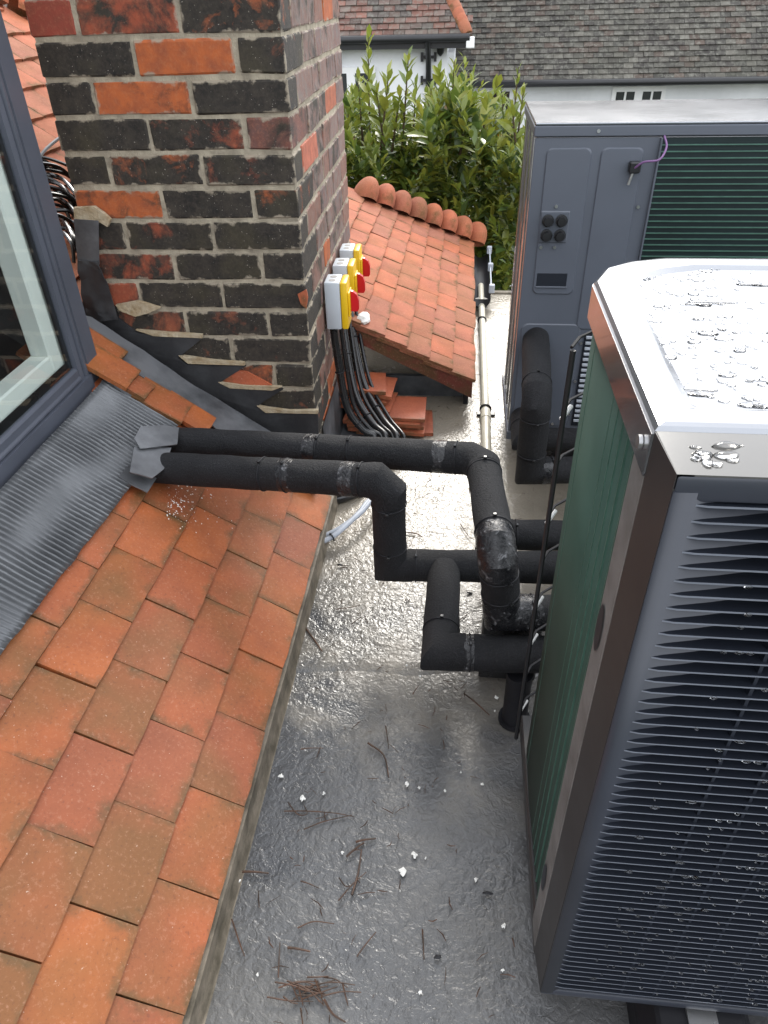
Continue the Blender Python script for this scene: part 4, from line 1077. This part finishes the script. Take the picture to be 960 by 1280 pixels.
# ------------------------------------------------------------------ isolator switches on the chimney flank
def isolator(yl, z0, label):
    o_ = CM @ Vector((0.006, yl, z0))
    t = thing('isolator_switch', label, 'switch', tuple(o_), 'isolator switches on the chimney')
    def B(name, lo, hi, mat, bev, par=t): return box(name, lo, hi, mat, par, bev, 2, True, M=Matrix.Translation(o_) @ Matrix.Rotation(CYAW, 4, 'Z'))
    B('back_box', (0, 0, 0), (0.046, 0.082, 0.142), MATS['iso_grey'], 0.005)
    l = B('lid', (0.0465, 0.001, 0.001), (0.066, 0.081, 0.141), MATS['iso_yellow'], 0.004)
    B('dial_plate', (0.0662, 0.012, 0.035), (0.072, 0.070, 0.108), MATS['iso_yellow'], 0.003)
    # fin-shaped rotary handle
    P = [(0.0722, 0.045), (0.092, 0.045), (0.096, 0.052), (0.096, 0.078), (0.090, 0.096), (0.080, 0.104), (0.0722, 0.106)]
    bm = bmesh.new(); a = [bm.verts.new((x, 0.034, z)) for x, z in P]; b_ = [bm.verts.new((x, 0.049, z)) for x, z in P]
    bm.faces.new(a); bm.faces.new(b_[::-1])
    for i in range(len(P)): bm.faces.new((a[i], b_[i], b_[(i+1) % len(P)], a[(i+1) % len(P)]))
    ob('rotary_handle', bm_mesh('rotary_handle', bm, MATS['iso_red']), t, Matrix.Translation(o_) @ Matrix.Rotation(CYAW, 4, 'Z'))
    for yy in (0.022, 0.054):
        V = [(0.012, yy-.011, .1428), (0.034, yy-.011, .1428), (0.034, yy+.011, .1428), (0.012, yy+.011, .1428)]
        ob('knockout', me('knockout', [(0.023+.011*math.cos(i*.5236), yy+.011*math.sin(i*.5236), .1426) for i in range(12)], [tuple(range(12))], MATS['metal_strip']), t, Matrix.Translation(o_) @ Matrix.Rotation(CYAW, 4, 'Z'))
    for xx in (0.016, 0.034):
        tube('gland', [o_+Vector((xx, .03 if xx < .02 else .052, -.016)), o_+Vector((xx, .03 if xx < .02 else .052, .002))], 0.0095, MATS['black'], t, 10)
    return o_
isos = [isolator(0.240, -0.818, 'nearest grey and yellow isolator switch with red handle'),
        isolator(0.415, -0.823, 'middle grey and yellow isolator switch with red handle'),
        isolator(0.580, -0.824, 'farthest grey and yellow isolator switch with red handle, next to the tiled roof')]
names = ['nearest', 'middle', 'farthest']
ends = [(482, 546), (486, 546), (497, 547)]
for i, o_ in enumerate(isos):
    for j, xx in enumerate((0.016, 0.034)):
        a = o_+Vector((xx, .03 if j == 0 else .052, -.01))
        e_ = at_z(468+14*i+9*j, 546, ZR+.07)
        q = [a, a+Vector((0.004, 0, -.06)), a.lerp(e_, .42)+Vector((-.022, 0, -.10)), a.lerp(e_, .76)+Vector((-.012, 0, -.06)), e_, Vector((e_.x-.01, 1.95+.02*i, ZR+.03)), Vector((-0.27+.012*i, 1.80+.02*i, ZR+.018+.018*j))]
        tail = [Vector((-0.33, 1.725+.022*i, ZR+.02+.015*j)), Vector((-0.40, 1.705+.02*i, ZR+.02)), Vector((-0.47, 1.70+.02*i, ZR+.015))]
        mat = MATS['cable']
        c = tube('flexible_conduit' if j == 0 else 'power_cable', smooth_path(q+tail, 7), 0.0125 if j == 0 else 0.0065, mat, None, 10)
        tag(c, ('ribbed black conduit' if j == 0 else 'smooth shiny black cable')+' curving down from the '+names[i]+' isolator switch', 'conduit' if j == 0 else 'cable', group='cables below the isolator switches')
        if j == 0:
            pth = smooth_path(q+tail, 7)
            for k_ in range(10, 22, 9):
                torus('conduit_tie', pth[k_], pth[k_+1]-pth[k_-1], 0.0145, 0.002, MATS['rubber'], c, 12, 6)
# two light grey cables looping out under the eaves
for j in range(2):
    dz = 0.012*j
    q = [(-0.17+.012*j, 1.80, ZR+.02), at_z(470-4*j, 620+2*j, ZR+.05), at_z(452-4*j, 640+2*j, ZR+.05), at_z(430-3*j, 657+5*j, ZR+.045), at_z(412-2*j, 667+7*j, ZR+.035), Vector((-0.40, 1.50-.02*j, ZR+.02)), Vector((-0.47, 1.47-.02*j, ZR+.015))]
    c = tube('grey_cable', smooth_path(q, 8), 0.0075, MATS['grey_cable'], None, 10)
    tag(c, ('upper' if j == 0 else 'lower')+' of two pale grey cables looping out beside the eaves', 'cable', group='pale grey cables')
    if j == 1:
        pth = smooth_path(q, 8); torus('cable_tie', pth[30], pth[31]-pth[29], 0.0115, 0.0022, MATS['cable'], c, 14, 6)

# ------------------------------------------------------------------ cream waste pipe along the roof
wp = thing('waste_pipe', 'cream plastic waste pipe running along the flat roof beside the small tiled roof', 'pipe', (0.105, 2.0, ZR))
tube('pipe', [(0.1055, 1.97, ZR+.028), (0.106, 2.27, ZR+.028)], 0.0165, MATS['cream'], wp, 16)
tube('pipe', [(0.106, 2.27, ZR+.028), (0.1, 3.62, ZR+.03)], 0.0150, MATS['cream'], wp, 16)
tube('socket', [(0.106, 2.225, ZR+.028), (0.106, 2.285, ZR+.028)], 0.0185, MATS['cream'], wp, 16)
torus('clip', (0.106, 2.30, ZR+.028), (0, 1, 0), 0.0185, 0.004, MATS['black'], wp, 16)
box('clip_foot', (0.075, 2.29, ZR+.004), (0.142, 2.31, ZR+.012), MATS['black'], wp, 0.002)
torus('clip', (0.1015, 3.15, ZR+.03), (0, 1, 0), 0.017, 0.004, MATS['black'], wp, 16)

# ------------------------------------------------------------------ loose tiles stacked on the roof
lt = [tile_mesh('loose_tile', 0.165, 0.265, 0.0125, MATS['clay_new'], s+90) for s in range(3)]
stack = [(-0.215, 2.215, 0.002, 4, 'bottom tile of the loose stack, sticking out to the right'),
         (-0.235, 2.20, 0.016, -3, 'second tile from the bottom of the loose stack on the flat roof'),
         (-0.245, 2.21, 0.030, 2, 'third tile from the bottom of the loose stack on the flat roof'),
         (-0.252, 2.205, 0.044, -2, 'fourth tile from the bottom of the loose stack on the flat roof'),
         (-0.240, 2.215, 0.058, 1, 'broad orange tile on top of the lower part of the loose stack'),
         (-0.300, 2.235, 0.076, -6, 'brownish loose tile leaning on the middle of the stack'),
         (-0.325, 2.245, 0.100, 3, 'thin loose tile under the two topmost tiles of the stack'),
         (-0.300, 2.262, 0.118, -3, 'topmost but one loose tile of the stack beside the chimney'),
         (-0.330, 2.25, 0.136, 6, 'topmost loose tile of the stack beside the chimney')]
for i, (x, y, dz, a, lab) in enumerate(stack):
    M = Matrix.Translation((x, y, ZR+dz+.004)) @ Matrix.Rotation(R(a), 4, 'Z') @ Matrix.Rotation(R(1.5 if i < 5 else 5), 4, 'Y') @ Matrix.Translation((-.13, 0, 0))
    o = ob('loose_tile', lt[i % 3], None, M @ Matrix.Rotation(0, 4, 'Z'))
    if i >= 5: o.matrix_basis = M @ Matrix.Diagonal((0.8, 0.9, 1, 1))
    tag(o, lab, 'tile', 'loose tiles stacked by the chimney')

# ------------------------------------------------------------------ debris on the roof
def needle(pxs, label, group, r_=0.0011, mat='needle', name='pine_needle'):
    P = [at_z(px, py, ZR+.006)+Vector((0, 0, random.uniform(0, .004))) for px, py in pxs]
    sp = smooth_path(P, 5) if len(P) > 2 else [P[0].lerp(P[1], t/4)+Vector((0, 0, .002*math.sin(t))) for t in range(5)]
    rr = [r_*(1-0.5*i/len(sp)) for i in range(len(sp))]
    o = tube(name, sp, rr, MATS[mat], None, 5); tag(o, label, 'twig' if name == 'twig' else 'needle', group); return o
TW_ = [([(355, 1014), (384, 1014), (420, 1018), (443, 1021)], 'long curved pine needle pointing right at the middle of the flat roof'),
       ([(380, 1038), (405, 1027), (440, 1020)], 'curved pine needle just under the longest one on the roof'),
       ([(360, 1003), (372, 1018), (384, 1018), (380, 1006)], 'looped brown stalk left of the long pine needles'),
       ([(445, 1053), (470, 1049)], 'short black twig at the centre of the wet roof'),
       ([(433, 1072), (455, 1054)], 'reddish needle hanging below the short black twig'),
       ([(440, 1120), (448, 1090), (452, 1062)], 'dark grass blade curving below the short black twig'),
       ([(423, 1127), (440, 1107), (458, 1090)], 'forked reddish needle in the middle of the roof'),
       ([(424, 1098), (432, 1108), (440, 1107)], 'small bent stalk at the fork of the reddish needle'),
       ([(372, 1160), (392, 1152), (418, 1156)], 'olive green grass blade lying left of centre'),
       ([(360, 1185), (388, 1190)], 'flat black bark sliver near the bottom of the roof'),
       ([(348, 1222), (350, 1178)], 'upright reddish brown needle near the eaves'),
       ([(446, 1196), (470, 1165)], 'reddish straight needle right of the olive blade'),
       ([(528, 1162), (530, 1200)], 'dark straight needle in the lower middle of the roof'),
       ([(303, 1090), (336, 1092)], 'dark twig touching the eaves strip on the left'),
       ([(376, 1102), (399, 1110)], 'short dark needle left of the forked needle'),
       ([(482, 908), (486, 936)], 'curved dark needle below the lap of the felt'),
       ([(460, 930), (480, 945), (486, 972)], 'bent twig with a kink near the felt lap'),
       ([(376, 938), (404, 936)], 'thin dark needle close to the eaves and felt lap'),
       ([(580, 868), (612, 894)], 'straight dark twig pointing at the pipe stand'),
       ([(516, 868), (524, 856)], 'tiny dark needle lying left of the nearest pipe'),
       ([(382, 785), (393, 800), (403, 815)], 'pale forked twig beside the eaves below the grey cables'),
       ([(420, 762), (438, 760), (450, 757)], 'thin bowed needle on the bright part of the roof'),
       ([(440, 780), (452, 772)], 'short needle on the bright part of the roof'),
       ([(478, 680), (500, 676)], 'needle lying between the two black pipes'),
       ([(575, 655), (585, 670), (592, 676)], 'needle beside the bright gap of the pipes'),
       ([(497, 665), (520, 668), (528, 672)], 'dark twig in the bright gap between the pipes'),
       ([(570, 780), (584, 768)], 'little curved stalk right of the tee pipe'),
       ([(640, 1174), (643, 1184)], 'red brown leaf stalk near the base of the front heat pump'),
       ([(405, 1250), (416, 1268), (432, 1278)], 'brown twig at the bottom edge of the roof'),
       ([(290, 1150), (300, 1180), (306, 1196)], 'long thin pale grass beside the eaves')]
for i, (p, lab) in enumerate(TW_):
    needle(p, lab, 'loose needles and twigs on the roof', 0.0022 if 'twig' in lab or 'sliver' in lab else 0.0013, name='twig' if ('twig' in lab or 'sliver' in lab) else 'pine_needle')
rd = random.Random(11)
for i in range(26):
    cx_, cy_ = 388+rd.gauss(0, 16), 1236+rd.gauss(0, 12); a = rd.uniform(-.7, 1.5); ln = rd.uniform(10, 30)
    needle([(cx_-ln*math.cos(a), cy_-ln*.6*math.sin(a)), (cx_, cy_+rd.uniform(-5, 3)), (cx_+ln*math.cos(a), cy_+ln*.6*math.sin(a))], 'brown needle in the tangled clump at the bottom of the roof', 'needles in the clump', 0.0013)
# fine scattered litter that nobody could count
bm = bmesh.new()
for i in range(520):
    x = rd.uniform(-0.30, 0.13) if rd.random() < .6 else rd.uniform(-.3, .9); y = rd.uniform(0.35, 3.4)
    if x > PX-.02 and (y < .95 or y > 1.95): continue
    a = rd.uniform(0, 6.28); ln = rd.uniform(.004, .03); wd = rd.uniform(.0004, .0011)
    d = Vector((math.cos(a), math.sin(a), 0)); s = Vector((-d.y, d.x, 0)); c = Vector((x, y, ZR+.0062+undul(x, y)))
    bow = s*rd.uniform(-.003, .003)
    prev = None
    for t in (-1, 0, 1):
        pc = c+d*ln*t/2+bow*(1-abs(t)); w_ = wd*(1-.4*abs(t))
        ring = [bm.verts.new(pc+s*w_), bm.verts.new(pc+Vector((0, 0, w_*1.4))), bm.verts.new(pc-s*w_)]
        if prev:
            bm.faces.new((prev[0], prev[1], ring[1], ring[0])); bm.faces.new((prev[1], prev[2], ring[2], ring[1]))
        prev = ring
tag(ob('leaf_litter', bm_mesh('leaf_litter', bm, MATS['needle'])), 'fine dark litter of needles scattered over the wet flat roof', 'litter', kind='stuff')
FLK = [(378, 998, 9, 'white flake beside the looped brown stalk'), (351, 971, 8, 'white curl by the eaves on a dark twig'), (405, 992, 5, 'small white flake right of the looped stalk'), (509, 981, 7, 'white flake, left of a row below the felt lap'),
       (524, 985, 5, 'second white flake in the row below the felt lap'), (556, 989, 4, 'third white flake in the row below the felt lap'), (603, 981, 5, 'white flake at the right end of the row below the felt lap'),
       (518, 1069, 8, 'ragged white flake in the middle of the roof'), (503, 1090, 11, 'largest torn white flake near the middle of the roof'), (500, 1114, 3, 'tiny white fleck below the largest flake'), (532, 1073, 3, 'tiny white fleck right of the ragged flake'),
       (595, 1100, 6, 'white flake with a dark stalk near the front heat pump'), (630, 1158, 6, 'white curl close to the front heat pump base'), (628, 1213, 5, 'white fleck low on the right of the roof'), (525, 1240, 5, 'white fleck near the bottom edge of the roof'),
       (428, 1066, 5, 'white sliver beside the short black twig'), (299, 1101, 6, 'white flake against the eaves strip'), (384, 869, 4, 'white fleck near the felt lap on the left'), (525, 845, 4, 'white fleck by the tee pipe'), (620, 872, 7, 'white squiggle beside the pipe stand'),
       (508, 832, 4, 'tiny white fleck left of the tee elbow'), (618, 889, 4, 'short white shred below the squiggle by the pipe stand'), (322, 1219, 4, 'white fleck low beside the eaves'), (576, 966, 3, 'tiny white fleck left of the row end')]
for px, py, s, lab in FLK:
    c = at_z(px, py, ZR+.0068); k = rd.randint(9, 13); rad = s/887*1.5*0.38
    top_ = [Vector((c.x+rad*rd.uniform(.35, 1.25)*math.cos(6.283*i/k), c.y+rad*1.2*rd.uniform(.35, 1.25)*math.sin(6.283*i/k), c.z+rd.uniform(.0005, .003))) for i in range(k)]
    bm = bmesh.new(); tv = [bm.verts.new(p) for p in top_]; bv = [bm.verts.new(p-Vector((0, 0, .0012))) for p in top_]; cv = bm.verts.new(c+Vector((0, 0, .003)))
    for i in range(k):
        bm.faces.new((tv[i], tv[(i+1) % k], cv)); bm.faces.new((tv[i], bv[i], bv[(i+1) % k], tv[(i+1) % k]))
    tag(ob('paint_flake', bm_mesh('paint_flake', bm, MATS['flake'])), lab, 'flake', 'white flakes on the roof')
for px, py, lab in ((587, 741, 'dark curled leaf right of the tee on the bright roof'), (424, 706, 'small black pebble on the roof beside the eaves'), (610, 1116, 'small dark leaf near the front heat pump'), (548, 1196, 'tiny dark crumb low on the roof')):
    bm = bmesh.new(); bmesh.ops.create_icosphere(bm, subdivisions=2, radius=.005)
    for v in bm.verts: v.co = Vector((v.co.x*1.5, v.co.y*.6, v.co.z*.45))*(1+.9*mnoise.noise(v.co*150+Vector((px, 0, 0))))
    tag(ob('debris_crumb', bm_mesh('debris_crumb', bm, MATS['rubber'], True), None, Matrix.Translation(at_z(px, py, ZR+.009))), lab, 'debris', 'dark crumbs on the roof')

# ------------------------------------------------------------------ laurel bush
bush = thing('laurel_bush', 'tall leafy green laurel bush behind the small tiled roof', 'bush', (-0.2, 5.1, ZG))
def leaf_shape(ln, wd):
    """folded, drooping pointed leaf: x along, y across, z up"""
    P = [(0, 0, 0), (.28, .42, .05), (.62, .5, .05), (1, 0, -.10), (.62, -.5, .05), (.28, -.42, .05), (.30, 0, .0), (.64, 0, -.01)]
    V = [Vector((x*ln, y*wd, z*ln*.9)) for x, y, z in P]
    return V, [(0, 6, 1), (6, 7, 2, 1), (7, 3, 2), (0, 5, 6), (6, 5, 4, 7), (7, 4, 3)]
GRN = [(0.16, 0.215, 0.035), (0.12, 0.175, 0.032), (0.21, 0.24, 0.036), (0.075, 0.125, 0.03), (0.26, 0.27, 0.045), (0.09, 0.14, 0.045)]
rd = random.Random(21)
leaves = []
def shoot(base, d, ln, n_, l0, bright=0.0):
    l0 *= rd.uniform(.85, 1.2)
    d = d.normalized(); u = d.orthogonal().normalized(); v = d.cross(u); ph = rd.uniform(0, 6.28)
    for i in range(n_):
        t = (i+.3)/n_; a = ph+i*2.4
        p = base+d*ln*t; out_ = (u*math.cos(a)+v*math.sin(a))
        el = 0.5+0.75*t
        dr_ = (out_*(1-0.55*t)+d*el+Vector((rd.uniform(-.25, .25), rd.uniform(-.25, .25), rd.uniform(-.45, .15)))).normalized()
        sz = l0*(1.15-.45*abs(t-.45)*2)*rd.uniform(.6, 1.25)
        c = Vector(rd.choice(GRN))
        if t > .75 or bright > .5: c = c.lerp(Vector((0.30, 0.33, 0.05)), .55*rd.random()+.15)
        if rd.random() < .006: c = Vector((0.42, 0.20, 0.015))
        leaves.append((p, dr_, sz, sz*rd.uniform(.30, .38), c))
def top_z(x): # crown's outline above x
    return -0.70-0.20*max(0, min(1, (x+.02)/.25))+0.09*math.sin(x*4.1+1)+0.06*math.sin(x*9+2)-0.25*max(0, abs(x+.2)-.9)
for i in range(1350):
    x = rd.uniform(-1.05, 0.38); y = 4.35+rd.random()**1.2*1.5; t = rd.random()
    zt_ = top_z(x)-0.10; zb_ = -2.0
    z = zt_-(zt_-zb_)*t**1.1
    d = Vector((rd.uniform(-.6, .6), -.75*t-.2+rd.uniform(-.4, .3), .55+.6*(1-t)))
    shoot(Vector((x, y, z)), d, rd.uniform(.20, .36), rd.randint(13, 20), rd.uniform(.085, .12))
tips = [(460, 42, .62), (447, 95, .4), (486, 92, .4), (511, 66, .5), (520, 105, .35), (540, 110, .3), (568, 76, .45), (560, 104, .35), (586, 120, .3), (608, 124, .3), (628, 118, .35), (648, 84, .55), (655, 108, .4), (436, 135, .3), (500, 118, .3), (470, 110, .35), (640, 130, .3), (592, 150, .25)]
stems = []
for px, py, ln in tips:
    tip = at_y(px, py, 4.75+rd.uniform(-.15, .25)); base = tip-Vector((rd.uniform(-.06, .06), 0, ln))
    shoot(base, tip-base, (tip-base).length*0.98, int(34*ln)+8, .105, 1.0); stems.append((base, tip))
def add_leaf(p, d, ln, wd):
    d = d.normalized(); s = d.cross(Vector((0, 0, 1)))
    if s.length < .05: s = Vector((1, 0, 0))
    s.normalize(); n = s.cross(d)
    rollv = rd.uniform(-.5, .5); s2_ = s*math.cos(rollv)+n*math.sin(rollv); n2 = s2_.cross(d)
    return d, s2_, n2
order = sorted(range(len(leaves)), key=lambda i: (leaves[i][0].y-leaves[i][2]*2+(0 if -0.85 < leaves[i][0].x < 0.42 and leaves[i][0].z > -1.7 else 9)))
single = set(order[:300])
V = []; Fc = []; cols = []
lm = {}
for i, (p, d, ln, wd, c) in enumerate(leaves):
    d, s, n = add_leaf(p, d, ln, wd)
    if i in single:
        key = i % 12
        if key not in lm:
            lv, lf = leaf_shape(1.0, 0.34); m = me('leaf', lv, lf, MATS['leaf'], True)
            at = m.color_attributes.new('tint', 'FLOAT_COLOR', 'POINT')
            for k in range(len(lv)): at.data[k].color = (c.x, c.y, c.z, 1)
            lm[key] = m
        M = Matrix(((d.x, s.x, n.x, 0), (d.y, s.y, n.y, 0), (d.z, s.z, n.z, 0), (0, 0, 0, 1)))
        ob('leaf', lm[key], bush, Matrix.Translation(p) @ M @ Matrix.Scale(ln, 4))
    else:
        lv, lf = leaf_shape(ln, wd); b0 = len(V)
        V += [p+d*q.x+s*q.y+n*q.z for q in lv]; Fc += [tuple(b0+k for k in f) for f in lf]; cols += [c]*len(lv)
m = me('foliage', V, Fc, MATS['leaf'], True)
at = m.color_attributes.new('tint', 'FLOAT_COLOR', 'POINT'); at.data.foreach_set('color', np.array([(c.x, c.y, c.z, 1) for c in cols], dtype=np.float32).ravel())
tag(ob('foliage', m, bush), kind='stuff')
for b_, t_ in stems: tube('stem', [b_, b_.lerp(t_, .5), t_], [.008, .006, .002], MATS['bark'], bush, 6)
for i in range(5):
    x = -1.1+i*.33; p0 = Vector((-.3+.12*(i-3), 5.2+.1*(i % 3), ZG)); tube('trunk', smooth_path([p0, p0.lerp(Vector((x, 5.05, -2.3)), .5)+Vector((.05, 0, 0)), Vector((x, 5.0, -2.2)), Vector((x+.05, 5.3, -1.5))], 4), [.05-.0028*k for k in range(13)], MATS['bark'], bush, 8)

# ------------------------------------------------------------------ houses beyond
def tile_field(name, origin, ux, up_, nw, nh, parent, cols, seed, keep=None, tw=.165, gauge=.10):
    """overlapping tiles as one mesh: origin at the eaves, ux along, up_ up the slope"""
    rnd = random.Random(seed); V = []; Fc = []; C = []
    n = ux.cross(up_).normalized()
    for r in range(nh):
        for i in range(nw):
            p = origin+ux*(i+.5*(r % 2))*tw+up_*gauge*r
            if keep and not keep(p): continue
            l = .014+rnd.uniform(0, .012); hd = .0
            a = p+n*l; b_ = p+ux*(tw-.006)+n*(l+rnd.uniform(-.004, .006)); c_ = b_+up_*gauge*1.15-n*l; d_ = a+up_*gauge*1.15-n*l
            k = len(V); V += [a, b_, c_, d_, p-n*.01, p+ux*(tw-.006)-n*.01]; Fc += [(k, k+1, k+2, k+3), (k+4, k+5, k+1, k)]
            col = Vector(rnd.choice(cols))*rnd.uniform(.75, 1.25); C += [col]*6
    m = me(name, V, Fc, MATS['house_tile'])
    at = m.color_attributes.new('tint', 'FLOAT_COLOR', 'POINT'); at.data.foreach_set('color', np.array([(*c, 1) for c in C], dtype=np.float32).ravel())
    return tag(ob(name, m, parent), kind='stuff')
GREY_T = [(0.070, 0.064, 0.054), (0.053, 0.049, 0.042), (0.092, 0.085, 0.071), (0.045, 0.040, 0.035), (0.075, 0.056, 0.045)]
RED_T = [(0.14, 0.07, 0.055), (0.17, 0.08, 0.06), (0.10, 0.07, 0.058), (0.085, 0.068, 0.06), (0.13, 0.09, 0.075)]
HB = 14.5
eb = at_y(570, 99, HB).z
hB = thing('house', 'long white rendered house with a grey mossy tiled roof behind the rear heat pump', 'house', (3, HB, ZG))
box('wall', (-1.0, HB, ZG), (9.5, HB+5, eb-.02), MATS['render'], hB)
u_ = Vector((0, math.cos(R(47)), math.sin(R(47))))
tile_field('roof_tiles', Vector((-1.4, HB-.28, eb-.02)), Vector((1, 0, 0)), u_, 66, 44, hB, GREY_T, 5)
V = [Vector((-1.4, HB-.27, eb-.04)), Vector((9.6, HB-.27, eb-.04)), Vector((9.6, HB-.27, eb-.04))+u_*4.6, Vector((-1.4, HB-.27, eb-.04))+u_*4.6]
ob('roof', me('roof', V, [(0, 1, 2, 3)], MATS['rubber']), hB)
V = [Vector((-1.4, HB+3, eb+3.2)), Vector((9.6, HB+3, eb+3.2)), Vector((9.6, HB+6, eb)), Vector((-1.4, HB+6, eb))]
ob('rear_roof', me('rear_roof', V, [(0, 1, 2, 3)], MATS['house_tile']), hB)
V, Fc = tube_data([(-1.3, HB-.36, eb-.05), (9.5, HB-.36, eb-.05)], .055, 10); ob('gutter', me('gutter', V, Fc, MATS['fascia'], True), hB)
box('fascia', (-1.0, HB-.30, eb-.10), (9.5, HB-.27, eb+.0), MATS['fascia'], hB)
box('soffit', (-1.0, HB-.268, eb-.10), (9.5, HB-.005, eb-.08), MATS['fascia'], hB)
def window(par, y, x0, x1, z0, z1, cols, rows, casements):
    wn = box('window', (x0, y-.05, z0), (x1, y-.004, z1), MATS['white_paint'], par)
    cw = (x1-x0)/casements
    for c in range(casements):
        for i in range(cols):
            for j in range(rows):
                a = x0+c*cw+.05; b_ = x0+(c+1)*cw-.05; pw = (b_-a)/cols; ph = (z1-z0-.12)/rows
                box('pane', (a+i*pw+.018, y-.0555, z0+.06+j*ph+.018), (a+(i+1)*pw-.018, y-.0505, z0+.06+(j+1)*ph-.018), MATS['window_dark'], wn)
    return wn
a = at_y(766, 108, HB); b_ = at_y(829, 128, HB)
window(hB, HB, a.x, b_.x, a.z-1.05, a.z, 2, 2, 2)
a = at_y(602, 108, HB); b_ = at_y(640, 140, HB)
window(hB, HB, a.x, b_.x, a.z-1.05, a.z, 1, 2, 1)
HA = 12.8
ea = at_y(500, 44, HA).z
xr = at_y(559, 60, HA).x
hA = thing('house', 'white house wing with reddish tiled hipped roof and black downpipe, top centre', 'house', (-3, HA, ZG))
box('wall', (-8, HA, ZG), (xr, HA+4.0, ea-.02), MATS['render'], hA)
hipx = at_y(585, 42, HA).x
def keepA(p): return p.x < hipx-(p.z-ea)*0.62-.0
tile_field('roof_tiles', Vector((-8.4, HA-.28, ea)), Vector((1, 0, 0)), u_, 54, 32, hA, RED_T, 9, keepA)
k_ = u_*3.3
V = [Vector((-8.4, HA-.27, ea-.02)), Vector((hipx, HA-.27, ea-.02)), Vector((hipx-.62*k_.z, HA-.27+k_.y, ea-.02+k_.z)), Vector((-8.4, HA-.27+k_.y, ea-.02+k_.z)), Vector((hipx, HA+3.6, ea-.02))]
ob('roof', me('roof', V, [(0, 1, 2, 3), (1, 4, 2)], MATS['house_tile']), hA)
for i in range(26):
    p = Vector((hipx, HA-.27, ea+.0))+Vector((-.62*u_.z, u_.y, u_.z))*(.10*i)
    d = Vector((-.62*u_.z, u_.y, u_.z)).normalized(); z = Vector((.35, -.4, .8)); y = z.cross(d).normalized(); z = d.cross(y)
    M = Matrix(((d.x, y.x, z.x, p.x), (d.y, y.y, z.y, p.y), (d.z, y.z, z.z, p.z), (0, 0, 0, 1)))
    ob('bonnet_tile', bonnet, hA, M @ Matrix.Scale(1.5, 4))
V, Fc = tube_data([(-8.3, HA-.36, ea-.03), (hipx+.03, HA-.36, ea-.03)], .055, 10); ob('gutter', me('gutter', V, Fc, MATS['fascia'], True), hA)
box('fascia', (-8.2, HA-.30, ea-.16), (hipx, HA-.27, ea+.0), MATS['fascia'], hA)
box('soffit', (-8.2, HA-.268, ea-.16), (hipx, HA-.005, ea-.14), MATS['fascia'], hA)
box('wall_return', (xr+.001, HA+.35, ZG), (xr+.10, HA+1.7, ea-.25), MATS['render'], hA)
box('gutter_end', (hipx-.02, HA-.40, ea-.16), (hipx+.10, HA-.30, ea-.02), MATS['white_paint'], hA, .01)
dx = at_y(536, 70, HA).x
tube('downpipe', [(dx, HA-.36, ea-.06), (dx, HA-.30, ea-.16), (dx, HA-.06, ea-.34), (dx, HA-.06, ZG)], .042, MATS['fascia'], hA, 10)
for zz in (at_y(536, 71, HA).z, at_y(536, 100, HA).z):
    box('pipe_bracket', (dx-.12, HA-.05, zz-.02), (dx+.12, HA-.03, zz+.02), MATS['fascia'], hA)
    for sx in (-.10, .10): box('bracket_arm', (dx+sx-.02, HA-.048, zz-.06), (dx+sx+.02, HA-.028, zz+.06), MATS['fascia'], hA)
lp = at_y(551, 60, HA)
ln_ = tube('wall_lantern', [lp+Vector((0, -.10, .14)), lp+Vector((0, -.10, .08)), lp+Vector((0, -.10, .06)), lp+Vector((0, -.10, -.06)), lp+Vector((0, -.10, -.10))], [.01, .11, .07, .05, .01], MATS['fascia'], hA, 8)
a = at_y(436, 84, HA); b_ = at_y(470, 110, HA)
window(hA, HA, a.x-.35, b_.x, a.z-.8, a.z, 1, 2, 2)
